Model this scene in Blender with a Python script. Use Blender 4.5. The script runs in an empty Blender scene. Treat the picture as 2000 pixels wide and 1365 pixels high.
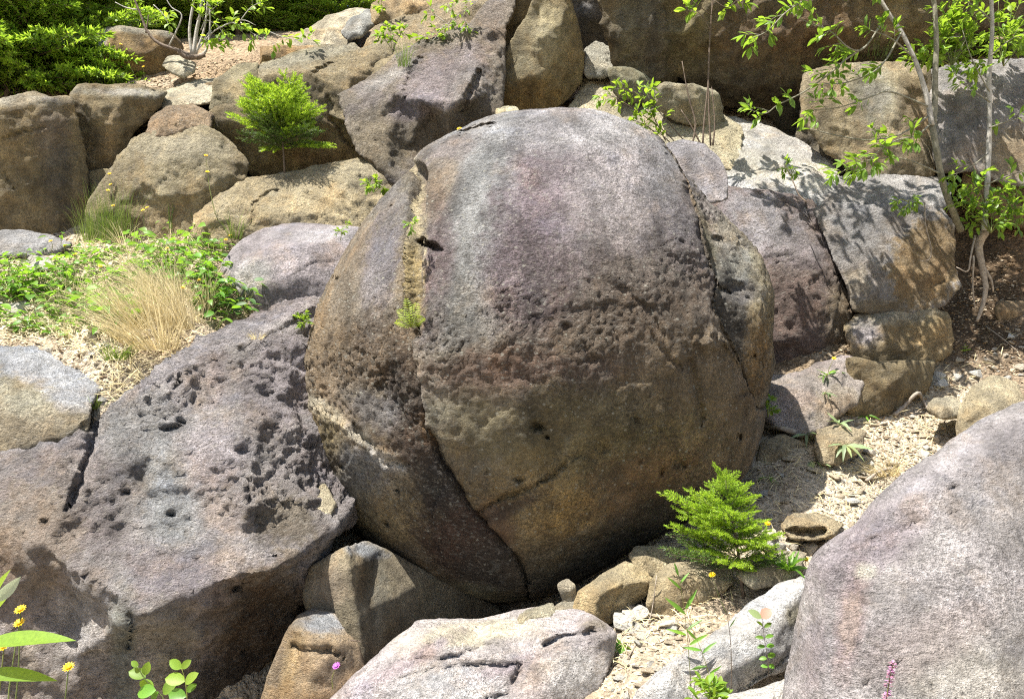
import bpy, math, random
import numpy as np
from mathutils import Vector, Matrix, Euler
from mathutils.bvhtree import BVHTree
from mathutils.geometry import delaunay_2d_cdt

# ---------------------------------------------------------------- camera, light, exposure
SC = bpy.context.scene
COL = SC.collection
EYE = Vector((0.0, 0.0, 1.6))
cam_data = bpy.data.cameras.new('camera')
cam_data.sensor_width = 36.0
cam_data.lens = 28.8
cam_data.clip_start = 0.05
cam_data.clip_end = 2000
cam = bpy.data.objects.new('camera', cam_data)
cam.location = EYE
cam.rotation_euler = (math.radians(90), 0, 0)
COL.objects.link(cam)
SC.camera = cam

SUN = Vector((-0.34, -0.22, 0.91)).normalized()          # direction towards the sun
sun_elev = math.asin(SUN.z)
sun_rot = math.atan2(SUN.x, SUN.y)
world = bpy.data.worlds.new('World')
SC.world = world
world.use_nodes = True
wn = world.node_tree
wn.nodes.clear()
w_out = wn.nodes.new('ShaderNodeOutputWorld')
w_bg = wn.nodes.new('ShaderNodeBackground')
w_sky = wn.nodes.new('ShaderNodeTexSky')
w_sky.sky_type = 'NISHITA'
w_sky.sun_disc = False
w_sky.sun_elevation = sun_elev
w_sky.sun_rotation = sun_rot
w_sky.air_density = 1.3
w_sky.dust_density = 2.0
w_bg.inputs['Strength'].default_value = 0.075
wn.links.new(w_sky.outputs[0], w_bg.inputs[0])
wn.links.new(w_bg.outputs[0], w_out.inputs[0])
sun_data = bpy.data.lights.new('sun', 'SUN')
sun_data.energy = 5.0
sun_data.angle = math.radians(0.5)
sun_data.color = (1.0, 0.955, 0.88)
sun_ob = bpy.data.objects.new('sun', sun_data)
sun_ob.rotation_euler = SUN.to_track_quat('Z', 'Y').to_euler()
sun_ob.location = (-6, -2, 14)
COL.objects.link(sun_ob)
SC.view_settings.view_transform = 'Standard'
SC.view_settings.look = 'None'
SC.view_settings.exposure = 1.38
SC.view_settings.gamma = 1.0
SC.view_settings.use_curve_mapping = False
SC.render.engine = 'CYCLES'
SC.cycles.max_bounces = 6
SC.cycles.transparent_max_bounces = 4
SC.cycles.use_denoising = False
SC.cycles.filter_width = 1.15

F = 1600.0                                                # focal length in photo pixels
def P(px, py, Y):
    return Vector(((px - 1000.0) / F * Y, Y, EYE.z + (682.5 - py) / F * Y))
def to_px(V):
    """N x 3 world points -> photo pixel coordinates"""
    Y = np.maximum(V[:, 1], 0.2)
    return V[:, 0] / Y * F + 1000.0, 682.5 - (V[:, 2] - EYE.z) / Y * F

# ---------------------------------------------------------------- numpy noise
_rs = np.random.RandomState(7)
_perm = _rs.permutation(1024).astype(np.int64)
_perm = np.concatenate([_perm, _perm, _perm])
_grad = _rs.normal(size=(1024, 3)); _grad /= np.linalg.norm(_grad, axis=1)[:, None]
_rnd = _rs.rand(1024, 3)
def perlin(Q):
    I = np.floor(Q).astype(np.int64); D = Q - I; I &= 1023
    U = D * D * D * (D * (D * 6 - 15) + 10)
    out = 0
    for a in (0, 1):
        for b in (0, 1):
            for c in (0, 1):
                h = _perm[_perm[_perm[(I[:, 0] + a) & 1023] + ((I[:, 1] + b) & 1023)] + ((I[:, 2] + c) & 1023)]
                g = _grad[h]
                dot = g[:, 0] * (D[:, 0] - a) + g[:, 1] * (D[:, 1] - b) + g[:, 2] * (D[:, 2] - c)
                w = (U[:, 0] if a else 1 - U[:, 0]) * (U[:, 1] if b else 1 - U[:, 1]) * (U[:, 2] if c else 1 - U[:, 2])
                out = out + w * dot
    return out * 1.6
def fbm(Q, oct=4, gain=.5, lac=2.03):
    s = 0; a = 1; t = 0
    for i in range(oct):
        s = s + a * perlin(Q + i * 17.3); t += a; a *= gain; Q = Q * lac
    return s / t
def ridged(Q, oct=4, gain=.55):
    s = 0; a = 1; t = 0
    for i in range(oct):
        s = s + a * (1 - np.abs(perlin(Q + i * 9.7)) * 2); t += a; a *= gain; Q = Q * 2.07
    return s / t
def worley(Q):
    """distance to the nearest feature point and a random value of that point"""
    I = np.floor(Q).astype(np.int64); best = np.full(len(Q), 9.0); val = np.zeros(len(Q))
    for a in (-1, 0, 1):
        for b in (-1, 0, 1):
            for c in (-1, 0, 1):
                J = I + (a, b, c); K = J & 1023
                h = _perm[_perm[_perm[K[:, 0]] + K[:, 1]] + K[:, 2]]
                d = np.linalg.norm(J + _rnd[h] - Q, axis=1)
                m = d < best; best[m] = d[m]; val[m] = _rnd[(h + 5) & 1023, 0][m]
    return best, val

# ---------------------------------------------------------------- object helpers
def tag(o, label=None, cat=None, group=None, kind=None):
    if label: o['label'] = label
    if cat: o['category'] = cat
    if group: o['group'] = group
    if kind: o['kind'] = kind
    return o
def link(name, me, parent=None, loc=(0, 0, 0)):
    o = bpy.data.objects.new(name, me)
    COL.objects.link(o)
    o.location = loc
    if parent: o.parent = parent
    return o
def empty(name, loc, label, cat, group=None):
    o = bpy.data.objects.new(name, None)
    o.empty_display_size = .1
    COL.objects.link(o)
    o.location = loc
    return tag(o, label, cat, group)
def mesh_np(name, V, Fc, mat=None, smooth=True):
    """V: N x 3, Fc: M x k array (all faces alike) or list of lists"""
    me = bpy.data.meshes.new(name)
    if isinstance(Fc, np.ndarray):
        n, k = Fc.shape
        me.vertices.add(len(V)); me.vertices.foreach_set('co', np.asarray(V, dtype=np.float32).ravel())
        me.loops.add(n * k); me.loops.foreach_set('vertex_index', Fc.astype(np.int32).ravel())
        me.polygons.add(n); me.polygons.foreach_set('loop_start', np.arange(0, n * k, k, dtype=np.int32))
        me.polygons.foreach_set('loop_total', np.full(n, k, dtype=np.int32))
        me.update(calc_edges=True)
    else:
        me.from_pydata([tuple(v) for v in V], [], Fc); me.update()
    me.polygons.foreach_set('use_smooth', np.full(len(me.polygons), smooth))
    if mat: me.materials.append(mat)
    return me
def set_attr(me, name, arr):
    """arr N x 3 colour"""
    a = me.attributes.new(name, 'FLOAT_COLOR', 'POINT')
    c = np.ones((len(arr), 4), dtype=np.float32); c[:, :3] = arr
    a.data.foreach_set('color', c.ravel())

# ---------------------------------------------------------------- materials
def nodes(name):
    m = bpy.data.materials.new(name); m.use_nodes = True
    nt = m.node_tree; nt.nodes.clear()
    out = nt.nodes.new('ShaderNodeOutputMaterial')
    return m, nt, out
class NB:
    """small node builder"""
    def __init__(s, nt): s.nt = nt
    def n(s, t, **kw):
        nd = s.nt.nodes.new(t)
        for k, v in kw.items(): setattr(nd, k, v)
        return nd
    def put(s, sock, v):
        if isinstance(v, bpy.types.NodeSocket): s.nt.links.new(v, sock)
        else: sock.default_value = v
    def math(s, op, a, b=0.0, clamp=False):
        nd = s.n('ShaderNodeMath', operation=op, use_clamp=clamp); s.put(nd.inputs[0], a); s.put(nd.inputs[1], b); return nd.outputs[0]
    def ramp(s, v, lo, hi, a=0.0, b=1.0):
        nd = s.n('ShaderNodeMapRange'); nd.clamp = True
        s.put(nd.inputs[0], v); nd.inputs[1].default_value = lo; nd.inputs[2].default_value = hi
        s.put(nd.inputs[3], a); s.put(nd.inputs[4], b); return nd.outputs[0]
    def noise(s, vec, scale, detail=4, rough=.55, dist=0.0):
        nd = s.n('ShaderNodeTexNoise'); s.put(nd.inputs['Vector'], vec)
        nd.inputs['Scale'].default_value = scale; nd.inputs['Detail'].default_value = detail
        nd.inputs['Roughness'].default_value = rough; nd.inputs['Distortion'].default_value = dist
        return nd.outputs[0]
    def vor(s, vec, scale, feature='F1', rnd=1.0):
        nd = s.n('ShaderNodeTexVoronoi', feature=feature); s.put(nd.inputs['Vector'], vec)
        nd.inputs['Scale'].default_value = scale; nd.inputs['Randomness'].default_value = rnd
        return nd
    def mix(s, f, a, b, mode='MIX'):
        nd = s.n('ShaderNodeMix', data_type='RGBA', blend_type=mode); nd.clamp_factor = True
        s.put(nd.inputs[0], f); s.put(nd.inputs[6], a); s.put(nd.inputs[7], b); return nd.outputs[2]
    def mapping(s, vec, scale=(1, 1, 1), rot=(0, 0, 0)):
        nd = s.n('ShaderNodeMapping'); s.put(nd.inputs[0], vec)
        nd.inputs['Scale'].default_value = scale; nd.inputs['Rotation'].default_value = rot; return nd.outputs[0]
def c4(c): return (c[0], c[1], c[2], 1.0)

def rock_material(name, coarse=1.0, bump=1.0, lichen=.5, speck=.5, streak=0.3, roughness=.88):
    m, nt, out = nodes(name); b = NB(nt)
    tc = b.n('ShaderNodeTexCoord').outputs['Object']
    at = b.n('ShaderNodeAttribute', attribute_name='tint').outputs['Color']
    ax = b.n('ShaderNodeAttribute', attribute_name='wear')
    sep = b.n('ShaderNodeSeparateColor'); nt.links.new(ax.outputs['Color'], sep.inputs[0])
    wrough, wlich, wdark = sep.outputs[0], sep.outputs[1], sep.outputs[2]
    n1 = b.noise(tc, 1.7, 6, .6)
    n2 = b.noise(tc, 9.0, 7, .68, .3)
    n3 = b.noise(tc, 55, 5, .75)
    n4 = b.noise(tc, 170, 2, .6)
    st = b.noise(b.mapping(tc, (7, 7, .8)), 1.0, 5, .6)
    col = at
    area = b.ramp(b.noise(tc, 1.9, 4, .6), .36, .62, .25, 1.0)
    def part(v): return b.math('ADD', 1.0, b.math('MULTIPLY', b.math('SUBTRACT', v, 1.0), area))
    f = b.math('MULTIPLY', b.ramp(n1, .3, .7, .76, 1.24), b.ramp(n2, .28, .72, .56, 1.44))
    f = b.math('MULTIPLY', f, part(b.ramp(n3, .34, .66, 1 - .72 * speck, 1 + .95 * speck)))
    f = b.math('MULTIPLY', f, part(b.ramp(n4, .3, .7, 1 - .45 * speck, 1 + .55 * speck)))
    f = b.math('MULTIPLY', f, b.ramp(st, .35, .65, 1 - streak, 1 + streak * .6))
    col = b.mix(1.0, col, b.n('ShaderNodeCombineColor').outputs[0], 'MULTIPLY')
    cc = col.node.inputs[7].links[0].from_node
    for i in range(3): nt.links.new(f, cc.inputs[i])
    fl = b.noise(b.mapping(tc, (30, 30, 62), (.25, .15, 0)), 1.0, 5, .7)
    col = b.mix(b.math('MULTIPLY', b.ramp(fl, .54, .63), b.math('MULTIPLY', wrough, .42), True), col, (.40, .37, .32, 1))
    col = b.mix(b.math('MULTIPLY', b.ramp(fl, .45, .36), b.math('MULTIPLY', wrough, .38), True), col, (.07, .055, .04, 1))
    # hue drift: iron-brown and cool grey areas
    h1 = b.noise(b.mapping(tc, (1, 1, 1), (0.4, 0.2, 1.1)), 3.1, 6, .65)
    hsv = b.mix(b.ramp(h1, .52, .68, 0, .42), col, b.mix(1.0, col, (1.25, .98, .66, 1), 'MULTIPLY'))
    h2 = b.noise(b.mapping(tc, (1, 1, 1), (1.4, .7, .1)), 4.3, 6, .65)
    col = b.mix(b.ramp(h2, .54, .7, 0, .45), hsv, b.mix(1.0, hsv, (.86, .95, 1.12, 1), 'MULTIPLY'))
    # dark mineral patina patches
    pn = b.noise(tc, 5.0, 9, .72)
    pf = b.math('MULTIPLY', b.ramp(pn, .5, .62), wdark)
    col = b.mix(b.math('MULTIPLY', pf, .75), col, (.045, .036, .03, 1))
    # black pin holes / dark grains
    v0 = b.vor(tc, 42)
    d0 = b.math('MULTIPLY', b.ramp(v0.outputs['Distance'], .10, .2, 1, 0), b.ramp(b.noise(tc, 6, 2), .5, .6))
    col = b.mix(b.math('MULTIPLY', d0, .7), col, (.04, .035, .03, 1))
    # lichen spots
    v1 = b.vor(b.mapping(tc, (1, 1, 1.15)), 27)
    sp = b.n('ShaderNodeSeparateColor'); nt.links.new(v1.outputs['Color'], sp.inputs[0])
    dist = b.math('ADD', v1.outputs['Distance'], b.ramp(n3, .3, .7, -.12, .12))
    l1 = b.math('MULTIPLY', b.ramp(dist, .16, .26, 1, 0), b.ramp(sp.outputs[0], .72 , .78))
    v2 = b.vor(tc, 75)
    sp2 = b.n('ShaderNodeSeparateColor'); nt.links.new(v2.outputs['Color'], sp2.inputs[0])
    l2 = b.math('MULTIPLY', b.ramp(v2.outputs['Distance'], .22, .34, 1, 0), b.math('MULTIPLY', b.ramp(sp2.outputs[0], .80, .86), b.ramp(b.noise(tc, 3.3, 3), .48, .58)))
    lf = b.math('MULTIPLY', b.math('MAXIMUM', l1, l2), b.math('MULTIPLY', wlich, lichen), True)
    col = b.mix(lf, col, (.46, .45, .38, 1))
    # crust lichen areas
    ln = b.noise(tc, 7.5, 9, .75, .5)
    col = b.mix(b.math('MULTIPLY', b.ramp(ln, .56, .66), b.math('MULTIPLY', wlich, .35 * lichen), True), col, (.36, .37, .33, 1))
    # bump
    hb = b.math('MULTIPLY', n2, .9)
    ch = b.n('ShaderNodeTexNoise'); nt.links.new(tc, ch.inputs['Vector']); ch.inputs['Scale'].default_value = 24; ch.inputs['Detail'].default_value = 5; ch.inputs['Roughness'].default_value = .62
    rg = b.math('ABSOLUTE', b.math('SUBTRACT', ch.outputs[0], .5))
    vp = b.vor(tc, 19, 'SMOOTH_F1')
    pit = b.ramp(vp.outputs['Distance'], .0, .33, -1, 0)
    hb = b.math('ADD', hb, b.math('MULTIPLY', rg, -1.1))
    hb = b.math('ADD', hb, b.math('MULTIPLY', pit, .22))
    hb = b.math('ADD', hb, b.math('MULTIPLY', b.math('ABSOLUTE', b.math('SUBTRACT', fl, .5)), -1.5))
    hb = b.math('MULTIPLY', hb, b.math('ADD', b.math('MULTIPLY', wrough, .9), .35))
    hb = b.math('ADD', hb, b.math('MULTIPLY', n3, .55))
    hb = b.math('ADD', hb, b.math('MULTIPLY', n4, .2))
    bp = b.n('ShaderNodeBump'); bp.inputs['Strength'].default_value = 1.0; bp.inputs['Distance'].default_value = .062 * bump
    nt.links.new(hb, bp.inputs['Height'])
    bs = b.n('ShaderNodeBsdfPrincipled')
    nt.links.new(col, bs.inputs['Base Color']); nt.links.new(bp.outputs[0], bs.inputs['Normal'])
    bs.inputs['Roughness'].default_value = roughness
    bs.inputs['Specular IOR Level'].default_value = .35
    nt.links.new(bs.outputs[0], out.inputs[0])
    return m
M_ROCK = rock_material('weathered_sandstone')
M_ROUGH = rock_material('rough_broken_sandstone', bump=1.35, lichen=.25, speck=.55, streak=.15)
M_SMOOTH = rock_material('smooth_grey_sandstone', bump=.62, lichen=.45, speck=.75, streak=.12)
M_BOULDER = rock_material('concretion_sandstone', bump=1.1, lichen=.8, speck=.85, streak=.34)

# palette: real base colours of the stone
GREY = (.30, .29, .285); PURP = (.235, .175, .20); BROWN = (.185, .138, .088); OCH = (.30, .205, .10)
OLIVE = (.20, .175, .105); DARK = (.07, .058, .048); PALE = (.50, .445, .35); LIGHT = (.42, .40, .375)
TAN = (.36, .30, .21); RUST = (.22, .12, .065); BLACK = (.03, .027, .024); COOL = (.26, .275, .30); MOSS = (.12, .13, .04)

# ---------------------------------------------------------------- rock builder
ROCKS = []                                                # (object, origin) of everything things can stand on
def poly_sd(x, y, line, closed=False):
    """distance and side (positive = left-hand side looking along the line, y down) to a polyline, and the along position"""
    L = np.array(line, dtype=float)
    if closed: L = np.vstack([L, L[:1]])
    best = np.full(len(x), 1e9); side = np.zeros(len(x)); tt = np.zeros(len(x))
    for i in range(len(L) - 1):
        a = L[i]; d = L[i + 1] - a; l2 = max(d @ d, 1e-9)
        t = np.clip(((x - a[0]) * d[0] + (y - a[1]) * d[1]) / l2, 0, 1)
        qx = x - a[0] - t * d[0]; qy = y - a[1] - t * d[1]
        dd = np.hypot(qx, qy); m = dd < best
        best[m] = dd[m]; side[m] = np.sign(d[0] * (y - a[1]) - d[1] * (x - a[0]))[m]; tt[m] = ((i + t) / (len(L) - 1))[m]
    return best, side, tt
def in_poly(x, y, poly):
    c = np.zeros(len(x), dtype=bool); n = len(poly)
    for i in range(n):
        x1, y1 = poly[i][:2]; x2, y2 = poly[(i + 1) % n][:2]
        if y1 == y2: continue
        m = ((y1 > y) != (y2 > y)) & (x < (x2 - x1) * (y - y1) / (y2 - y1) + x1)
        c ^= m
    return c
def remesh(V, Fc, vox, smooth):
    me = mesh_np('tmp', V, Fc)
    o = bpy.data.objects.new('tmp', me); COL.objects.link(o)
    md = o.modifiers.new('r', 'REMESH'); md.mode = 'VOXEL'; md.voxel_size = vox; md.adaptivity = 0
    if smooth:
        ms = o.modifiers.new('s', 'SMOOTH'); ms.factor = .5; ms.iterations = smooth
    dg = bpy.context.evaluated_depsgraph_get(); dg.update()
    ev = o.evaluated_get(dg); m2 = bpy.data.meshes.new_from_object(ev)
    n = len(m2.vertices); W = np.empty(n * 3, dtype=np.float32); m2.vertices.foreach_get('co', W)
    k = len(m2.polygons); lt = np.empty(k, dtype=np.int32); m2.polygons.foreach_get('loop_total', lt)
    li = np.empty(len(m2.loops), dtype=np.int32); m2.loops.foreach_get('vertex_index', li)
    assert (lt == 4).all()
    nr = np.empty(n * 3, dtype=np.float32); m2.vertex_normals.foreach_get('vector', nr)
    bpy.data.objects.remove(o); bpy.data.meshes.remove(me); bpy.data.meshes.remove(m2)
    return W.reshape(-1, 3).astype(float), li.reshape(-1, 4), nr.reshape(-1, 3).astype(float)
def facet(V, Fc, N, amp, n, seed):
    """break a lumpy hull into about n flat faces, as stone splits"""
    Q = V + seed * 5.1
    V = V + N * (amp * (fbm(Q * 1.7, 3) + .45 * fbm(Q * 5, 2)))[:, None]
    me = mesh_np('tmp', V, Fc); o = bpy.data.objects.new('tmp', me); COL.objects.link(o)
    md = o.modifiers.new('d', 'DECIMATE'); md.ratio = min(1.0, n / (2.0 * len(Fc))); md.use_collapse_triangulate = True
    dg = bpy.context.evaluated_depsgraph_get(); dg.update()
    m2 = bpy.data.meshes.new_from_object(o.evaluated_get(dg))
    W = np.empty(len(m2.vertices) * 3, dtype=np.float32); m2.vertices.foreach_get('co', W)
    T = np.empty(len(m2.loops), dtype=np.int32); m2.loops.foreach_get('vertex_index', T)
    bpy.data.objects.remove(o); bpy.data.meshes.remove(me); bpy.data.meshes.remove(m2)
    return W.reshape(-1, 3).astype(float), T.reshape(-1, 3)
def normals(V, Fc):
    a = V[Fc[:, 2]] - V[Fc[:, 0]]; b = V[Fc[:, 3]] - V[Fc[:, 1]]
    n = np.cross(a, b); N = np.zeros_like(V)
    for i in range(4):
        for c in range(3): N[:, c] += np.bincount(Fc[:, i], n[:, c], len(V))
    return N / np.maximum(np.linalg.norm(N, axis=1), 1e-9)[:, None]
def finish_rock(V, Fc, N, *, amp=(.03, .012), freq=(1.6, 7.0), flake=0.0, pit=0.0, chip=0.0, grit=0.0, crust=None, tint=GREY, var=None, blobs=(), cracks=(), ledges=(), holes=(),
                lich=.5, dark=.25, rough=.6, seed=0.0, pitmask=None):
    Q = V + seed * 3.7
    disp = amp[0] * fbm(Q * freq[0], 4) + amp[1] * fbm(Q * freq[1], 4, .6)
    if chip:
        disp += chip * (np.abs(perlin(Q * 1.9 + 2)) + .6 * np.abs(perlin(Q * 4.3 + 8)) + .35 * np.abs(perlin(Q * 9.1))) * -1.4 + chip * .5
    if grit: disp += grit * fbm(Q * 19 + 7, 3, .7)
    if crust is not None:
        cx, cy = to_px(V); cm = np.clip(crust[1](cx, cy), 0, 1.3) * np.clip(.62 + 1.5 * fbm(Q * 2.1 + 60, 3), .15, 1.25)
        q1 = Q @ np.array(Euler((.25, .12, 0)).to_matrix())
        s1 = fbm(q1 * np.array([5.5, 5.5, 11.]) + .25 * fbm(Q * 15, 2)[:, None], 3, .6) * 3.2; s2 = fbm(q1 * np.array([13, 13, 26.]), 2, .6) * 2.6
        disp += crust[0] * cm * ((s1 - np.floor(s1)) * 1.0 + (s2 - np.floor(s2)) * .75 + .9 * fbm(Q * np.array([24, 24, 34.]), 2, .7) - .8)
    if flake:
        R = Q @ np.array(Euler((.5, .35, .2)).to_matrix())
        disp += flake * ridged(R * np.array([3.0, 3.0, 10.0]), 4)
    V = V + N * disp[:, None]
    eye = np.array(EYE)
    ray = V - eye; ray /= np.linalg.norm(ray, axis=1)[:, None]
    front = np.clip(-(N * ray).sum(1) * 3 + .4, 0, 1)
    x, y = to_px(V)
    wx = x + 11 * fbm(Q * 5.1 + 3, 3) + 5 * fbm(Q * 21 + 3, 2); wy = y + 11 * fbm(Q * 5.3 + 9, 3) + 5 * fbm(Q * 23 + 9, 2)
    push = np.zeros(len(V)); hn = fbm(Q * 16, 3) if holes else 0
    for line, w, d in cracks:
        dd, _, t = poly_sd(wx, wy, line)
        ww = w * np.clip(np.minimum(t, 1 - t) * 7 + .35, 0, 1) * (1 + .5 * fbm(Q * 9, 2))
        push += d * np.clip(1 - (dd / np.maximum(ww, 1)) ** 2, 0, 1)
    for line, hgt, fade in ledges:                       # step: the right-hand side of the line stands back by hgt, healing over fade px
        dd, s, t = poly_sd(wx, wy, line)
        e = np.clip(np.minimum(t, 1 - t) * 5, 0, 1)
        push += hgt * e * np.exp(-dd / fade) * (s > 0) * np.clip(dd / 3.0, 0, 1)
    for hx, hy, r, d in holes:
        q = np.hypot((wx - hx) / r, (wy - hy) / (r * .7)) + .7 * hn; push += d * np.clip(1 - q ** 2, 0, 1)
    V = V + ray * (push * front)[:, None]
    if pit:
        pm = np.clip(fbm(Q * 1.9 + 5, 3) * 2.2 + .25, 0, 1) if pitmask is None else np.clip(pitmask(x, y), 0, 1)
        wq = Q * np.array([7.5, 7.5, 12]) + .25 * fbm(Q * 14, 3)[:, None]
        h1 = np.clip(fbm(wq, 4, .55) - .20, 0, .3) / .3
        h2 = np.clip(fbm(wq * 2.1 + 40, 3, .55) - .16, 0, .25) / .25
        V = V - N * (pit * pm * (h1 * 1.7 + h2 * .7) + pit * .35 * pm * fbm(Q * np.array([20, 20, 34.]), 2))[:, None]
    # colour: the stone's own tint, stains, crusts and painted light and shade with soft noisy borders
    C = np.tile(np.array(tint, dtype=float), (len(V), 1))
    nb = fbm(Q * 2.3 + 31, 4, .6)
    if var is not None:
        m = np.clip(nb * 1.9 + .45, 0, 1)[:, None]; C = C * (1 - m) + np.array(var) * m
    n1 = fbm(Q * 3.7 + 11, 4, .65); n2 = fbm(Q * 24 + 21, 3, .75)
    for B in blobs:
        bx, by, rx, ry, ang, c, s = B[:7]; soft = B[7] if len(B) > 7 else .8
        ca, sa = math.cos(math.radians(ang)), math.sin(math.radians(ang))
        dx = (x - bx); dy = (y - by)
        u = (dx * ca + dy * sa) / rx; v = (-dx * sa + dy * ca) / ry
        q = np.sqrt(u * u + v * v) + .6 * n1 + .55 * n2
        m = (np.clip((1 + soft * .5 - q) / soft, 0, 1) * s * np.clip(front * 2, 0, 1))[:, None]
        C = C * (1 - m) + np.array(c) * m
    wb = C[:, 0] > C[:, 2] * 1.3; C[wb, 2] *= .92; C[wb] *= 1.06
    ex = np.minimum(C[:, 0], C[:, 2]) - C[:, 1]; C[:, 1] += .4 * np.clip(ex, 0, 1)
    Wr = np.zeros((len(V), 3)); Wr[:, 0] = rough; Wr[:, 1] = lich; Wr[:, 2] = dark
    return V, C, Wr
def add_rock(name, V, Fc, C, Wr, mat, parent=None, label=None, cat='rock', group=None):
    lo = V.min(0); hi = V.max(0); org = np.array([(lo[0] + hi[0]) / 2, (lo[1] + hi[1]) / 2, lo[2]])
    if parent is not None: org = np.array(parent.location)
    me = mesh_np(name, V - org, Fc, mat)
    set_attr(me, 'tint', C); set_attr(me, 'wear', Wr)
    o = link(name, me, None if parent else None, tuple(org) if parent is None else (0, 0, 0))
    if parent is not None: o.parent = parent
    if label: tag(o, label, cat, group)
    ROCKS.append((o, Vector(org)))
    return o
def plane_depth(px, py, pl):
    px0, py0, Y0, m, k = pl
    u0 = (px0 - 1000) / F; v0 = (682.5 - py0) / F; u = (px - 1000) / F; v = (682.5 - py) / F
    return Y0 * (1 - m * u0 - k * v0) / max(1 - m * u - k * v, .15)
def relief(outline, inner, plane, back=.6, shrink=.85, up=0.0, shift=(0, 0, 0), edges=()):
    pts = list(outline) + list(inner)
    n = len(outline)
    def dep(p): return plane_depth(p[0], p[1], plane) + (p[2] if len(p) > 2 else 0.0)
    co = [Vector((p[0], -p[1])) for p in pts]
    es = [(i, (i + 1) % n) for i in range(n)] + [(n + a, n + b) for a, b in edges]
    vs, _, fs, ov, _, _ = delaunay_2d_cdt(co, es, [], 1, 1e-4)
    W = []
    for i, v in enumerate(vs):
        src = ov[i]
        d = dep(pts[src[0]]) if src else plane_depth(v.x, -v.y, plane)
        W.append(P(v.x, -v.y, d))
    idx = {}
    for i, s in enumerate(ov):
        for q in s: idx[q] = i
    loop = [idx[i] for i in range(n)]
    tris = [list(f) for f in fs]
    cen = sum((W[i] for i in loop), Vector()) / n
    nv = len(W)
    bdir = (cen - EYE).normalized() * back
    for i in loop:
        q = cen + (W[i] - cen) * shrink + bdir + Vector((0, 0, up)) + Vector(shift)
        W.append(q)
    for a in range(n):
        i, j = loop[a], loop[(a + 1) % n]; p, q = nv + a, nv + (a + 1) % n
        tris += [[i, j, q], [i, q, p]]
    W.append(cen + bdir * 1.25 + Vector((0, 0, up)) + Vector(shift)); c = len(W) - 1
    for a in range(n): tris.append([nv + a, nv + (a + 1) % n, c])
    return np.array([tuple(w) for w in W]), np.array(tris)
_seed = [1]
def rock(name, label, outline, inner, plane, back=.6, shrink=.85, vox=.022, smooth=6, mat=None, up=0.0, edges=(), cat='rock', group=None, shift=(0, 0, 0), facets=-1, facet_amp=.045, **kw):
    _seed[0] += 1
    if facets == -1: facets = 0 if smooth >= 7 or 'rounded' in name else (70 if vox < .0165 else max(150, 7 * (len(outline) + len(inner))))
    if facets:
        kw.setdefault('chip', .016 if vox > .0165 else .007); kw['amp'] = (.018, .016) if vox > .0165 else (.01, .008); kw['flake'] = max(kw.get('flake', 0), .012 if vox > .0165 else .006); facet_amp = facet_amp if vox > .0165 else .02
    kw.setdefault('chip', .03 if vox > .0175 and smooth < 10 else .015)
    kw.setdefault('flake', .006)
    kw.setdefault('grit', .014 if mat is M_ROUGH else (.004 if mat is M_SMOOTH else .007))
    if smooth < 8: smooth = max(1, smooth // 2)
    grow = F / plane[2] * vox * (.25 + .42 * math.sqrt(smooth)) + (4.5 if vox >= .02 and plane[2] > 6 else 1.5)
    O = []; n = len(outline)
    area = sum(outline[i][0] * outline[(i + 1) % n][1] - outline[(i + 1) % n][0] * outline[i][1] for i in range(n))
    sg = 1 if area > 0 else -1
    for i in range(n):
        p, q, r = outline[i - 1], outline[i], outline[(i + 1) % n]
        ax, ay = q[0] - p[0], q[1] - p[1]; bx_, by_ = r[0] - q[0], r[1] - q[1]
        la, lb = math.hypot(ax, ay) or 1, math.hypot(bx_, by_) or 1
        mx, my = (ay / la + by_ / lb) * sg, -(ax / la + bx_ / lb) * sg; lm = math.hypot(mx, my)
        if lm < .3: O.append(q); continue
        O.append((q[0] + mx / lm * grow, q[1] + my / lm * grow) + tuple(q[2:]))
    if name == 'cliff_block': O = [(p[0], p[1], p[2] * .45 if p[2] <= .2 else p[2] - .1) if len(p) > 2 else p for p in O]
    V, T = relief(O, inner, plane, back, shrink, up, shift, edges)
    if facets:
        V, Fc, N = remesh(V, T, vox * 1.3, 0)
        V, T = facet(V, Fc, N, facet_amp, facets, _seed[0])
        smooth = 0
    V, Fc, N = remesh(V, T, vox, smooth)
    V, C, Wr = finish_rock(V, Fc, N, seed=_seed[0], **kw)
    lum = C.mean(1); C = C * (1 + (0 if mat is M_SMOOTH else .20) * np.clip((.46 - lum) / .1, 0, 1))[:, None]
    return add_rock(name, V, Fc, C, Wr, mat or M_ROCK, None, label, cat, group)
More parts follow.
